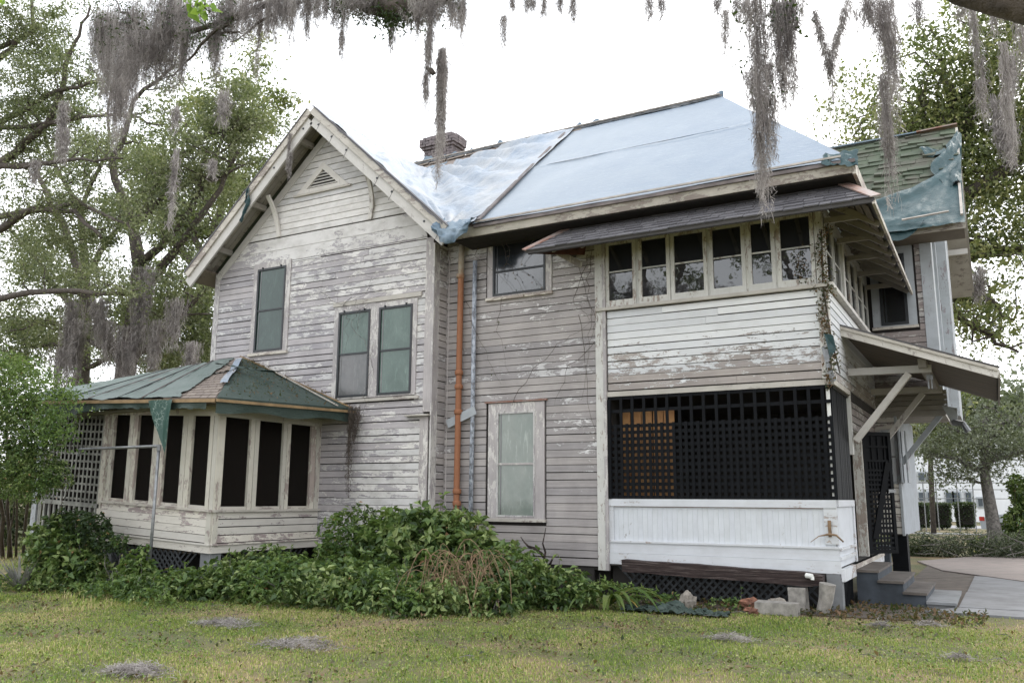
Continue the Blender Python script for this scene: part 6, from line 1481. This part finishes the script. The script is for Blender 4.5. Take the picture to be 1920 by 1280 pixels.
# white building far behind
yb_ = 62.0
X0 = P(1690, 900, 1, yb_)[0]; X1 = P(1875, 900, 1, yb_)[0]; zt = P(1720, 800, 1, yb_)[2]
WB = thing('white_building', 'white two-storey building seen beyond the fence and road', 'building', ((X0+X1)/2, yb_, 0))
part('wall', MB().box(X0-4, X1+3, yb_, yb_+12, 0, zt+1.5), M_['plaster'], WB); part('roof', MB().box(X0-4.4, X1+3.4, yb_-.4, yb_+12.4, zt+1.5, zt+1.9), M_['concrete'], WB)
for px0, px1, py0, py1 in ((1723,1733,886,900), (1739,1748,886,900), (1724,1734,923,938), (1741,1750,923,938), (1775,1785,923,943), (1790,1799,923,943), (1835,1842,934,948), (1706,1712,886,900), (1812,1820,923,943)):
    a = P(px0, py1, 1, yb_); b_ = P(px1, py0, 1, yb_)
    f_ = part('window', MB().box(a[0]-.12, b_[0]+.12, yb_-.10, yb_-.02, a[2]-.12, b_[2]+.12), M_['rwv'], WB)
    w_ = mk('pane', MB().box(a[0], b_[0], yb_-.14, yb_-.101, a[2], b_[2]), M_['farwin'], None); w_.parent = f_
# chain link fence
yf_ = 38.0
FN = thing('chain_link_fence', 'tall chain link fence with thin posts in front of the white building', 'fence', (8, yf_, 0))
zt = P(1760, 905, 1, yf_)[2]; zm = P(1760, 934, 1, yf_)[2]
xs_ = [P(px, 930, 1, yf_)[0] for px in (1690, 1705, 1732, 1756, 1795, 1825, 1862, 1900, 1940)]
for x in xs_: part('post', MB().tube([(x,yf_,0), (x,yf_,zt+.1)], .03, 5), M_['galv'], FN)
for z in (zt, zm, zt-.35): part('rail', MB().tube([(xs_[0]-8,yf_,z), (xs_[-1]+6,yf_,z)], .018, 4), M_['galv'], FN)
# parked car half behind the bush
c = gp(1905, 1008); cx0, cy0 = c[0]+.9, c[1]
CR = thing('parked_car', 'silver blue car parked half hidden behind the right-hand bush', 'car', (cx0, cy0, 0))
prof = [(-2.2,.35), (-2.25,.75), (-1.9,.95), (-1.2,1.02), (-.7,1.45), (.7,1.50), (1.5,1.05), (2.15,.95), (2.25,.6), (2.2,.35)]
part('body', MB().poly_prism([(cx0+a, cy0, z) for a, z in prof], (0,1.75,0)), M_['carpaint'], CR)
for x in (-1.4, 1.4):
    w_ = part('wheel', MB().tube([(cx0+x,cy0-.03,.33), (cx0+x,cy0+.2,.33)], .33, 16), M_['rubber'], CR); r_ = mk('rim', MB().tube([(cx0+x,cy0-.045,.33), (cx0+x,cy0-.028,.33)], .2, 12), M_['galv']); setparent(r_, CR)
part('window', MB().poly_prism([(cx0-1.05,cy0-.01,1.03), (cx0-.62,cy0-.01,1.38), (cx0+.62,cy0-.01,1.42), (cx0+1.25,cy0-.01,1.06)], (0,.02,0)), M_['glassdark'], CR)
part('tail_lamp', MB().box(cx0-2.26, cx0-2.05, cy0-.02, cy0+.15, .72, .9), M_['redlight'], CR)
# bush and rocks on the right edge
c = P(1925, 1040, 2, 0.0)
shrub('leafy_bush', 'green leafy bush on the right edge in front of the parked car', 'shrub', [((c[0], c[1], .9), (.55,.5,.75)), ((c[0]+.1, c[1], 1.7), (.4,.4,.5)), ((c[0]-.35, c[1]-.2, .3), (.5,.4,.3)), ((c[0]-.1, c[1], 2.1), (.25,.3,.3))], 1100, 5, .12, 'bushleaf', stems=6)
c = P(1885, 1028, 2, 0.0)
shrub('low_plants', 'dark low plants at the foot of the cedar trunk', 'plants', [((c[0]+i*.4, c[1]+.4, .12), (.35,.3,.22)) for i in range(-2, 4)], 420, 5, .12, 'shrubdark', stems=2)
c = P(1715, 1040, 2, 0.0)
shrub('low_plants', 'bright ground plants beside the dark pier of the right wing', 'plants', [((c[0], c[1], .1), (.4,.3,.2)), ((c[0]-.2, c[1]+.5, .1), (.3,.3,.15))], 160, 5, .09, 'bushlight', stems=2)
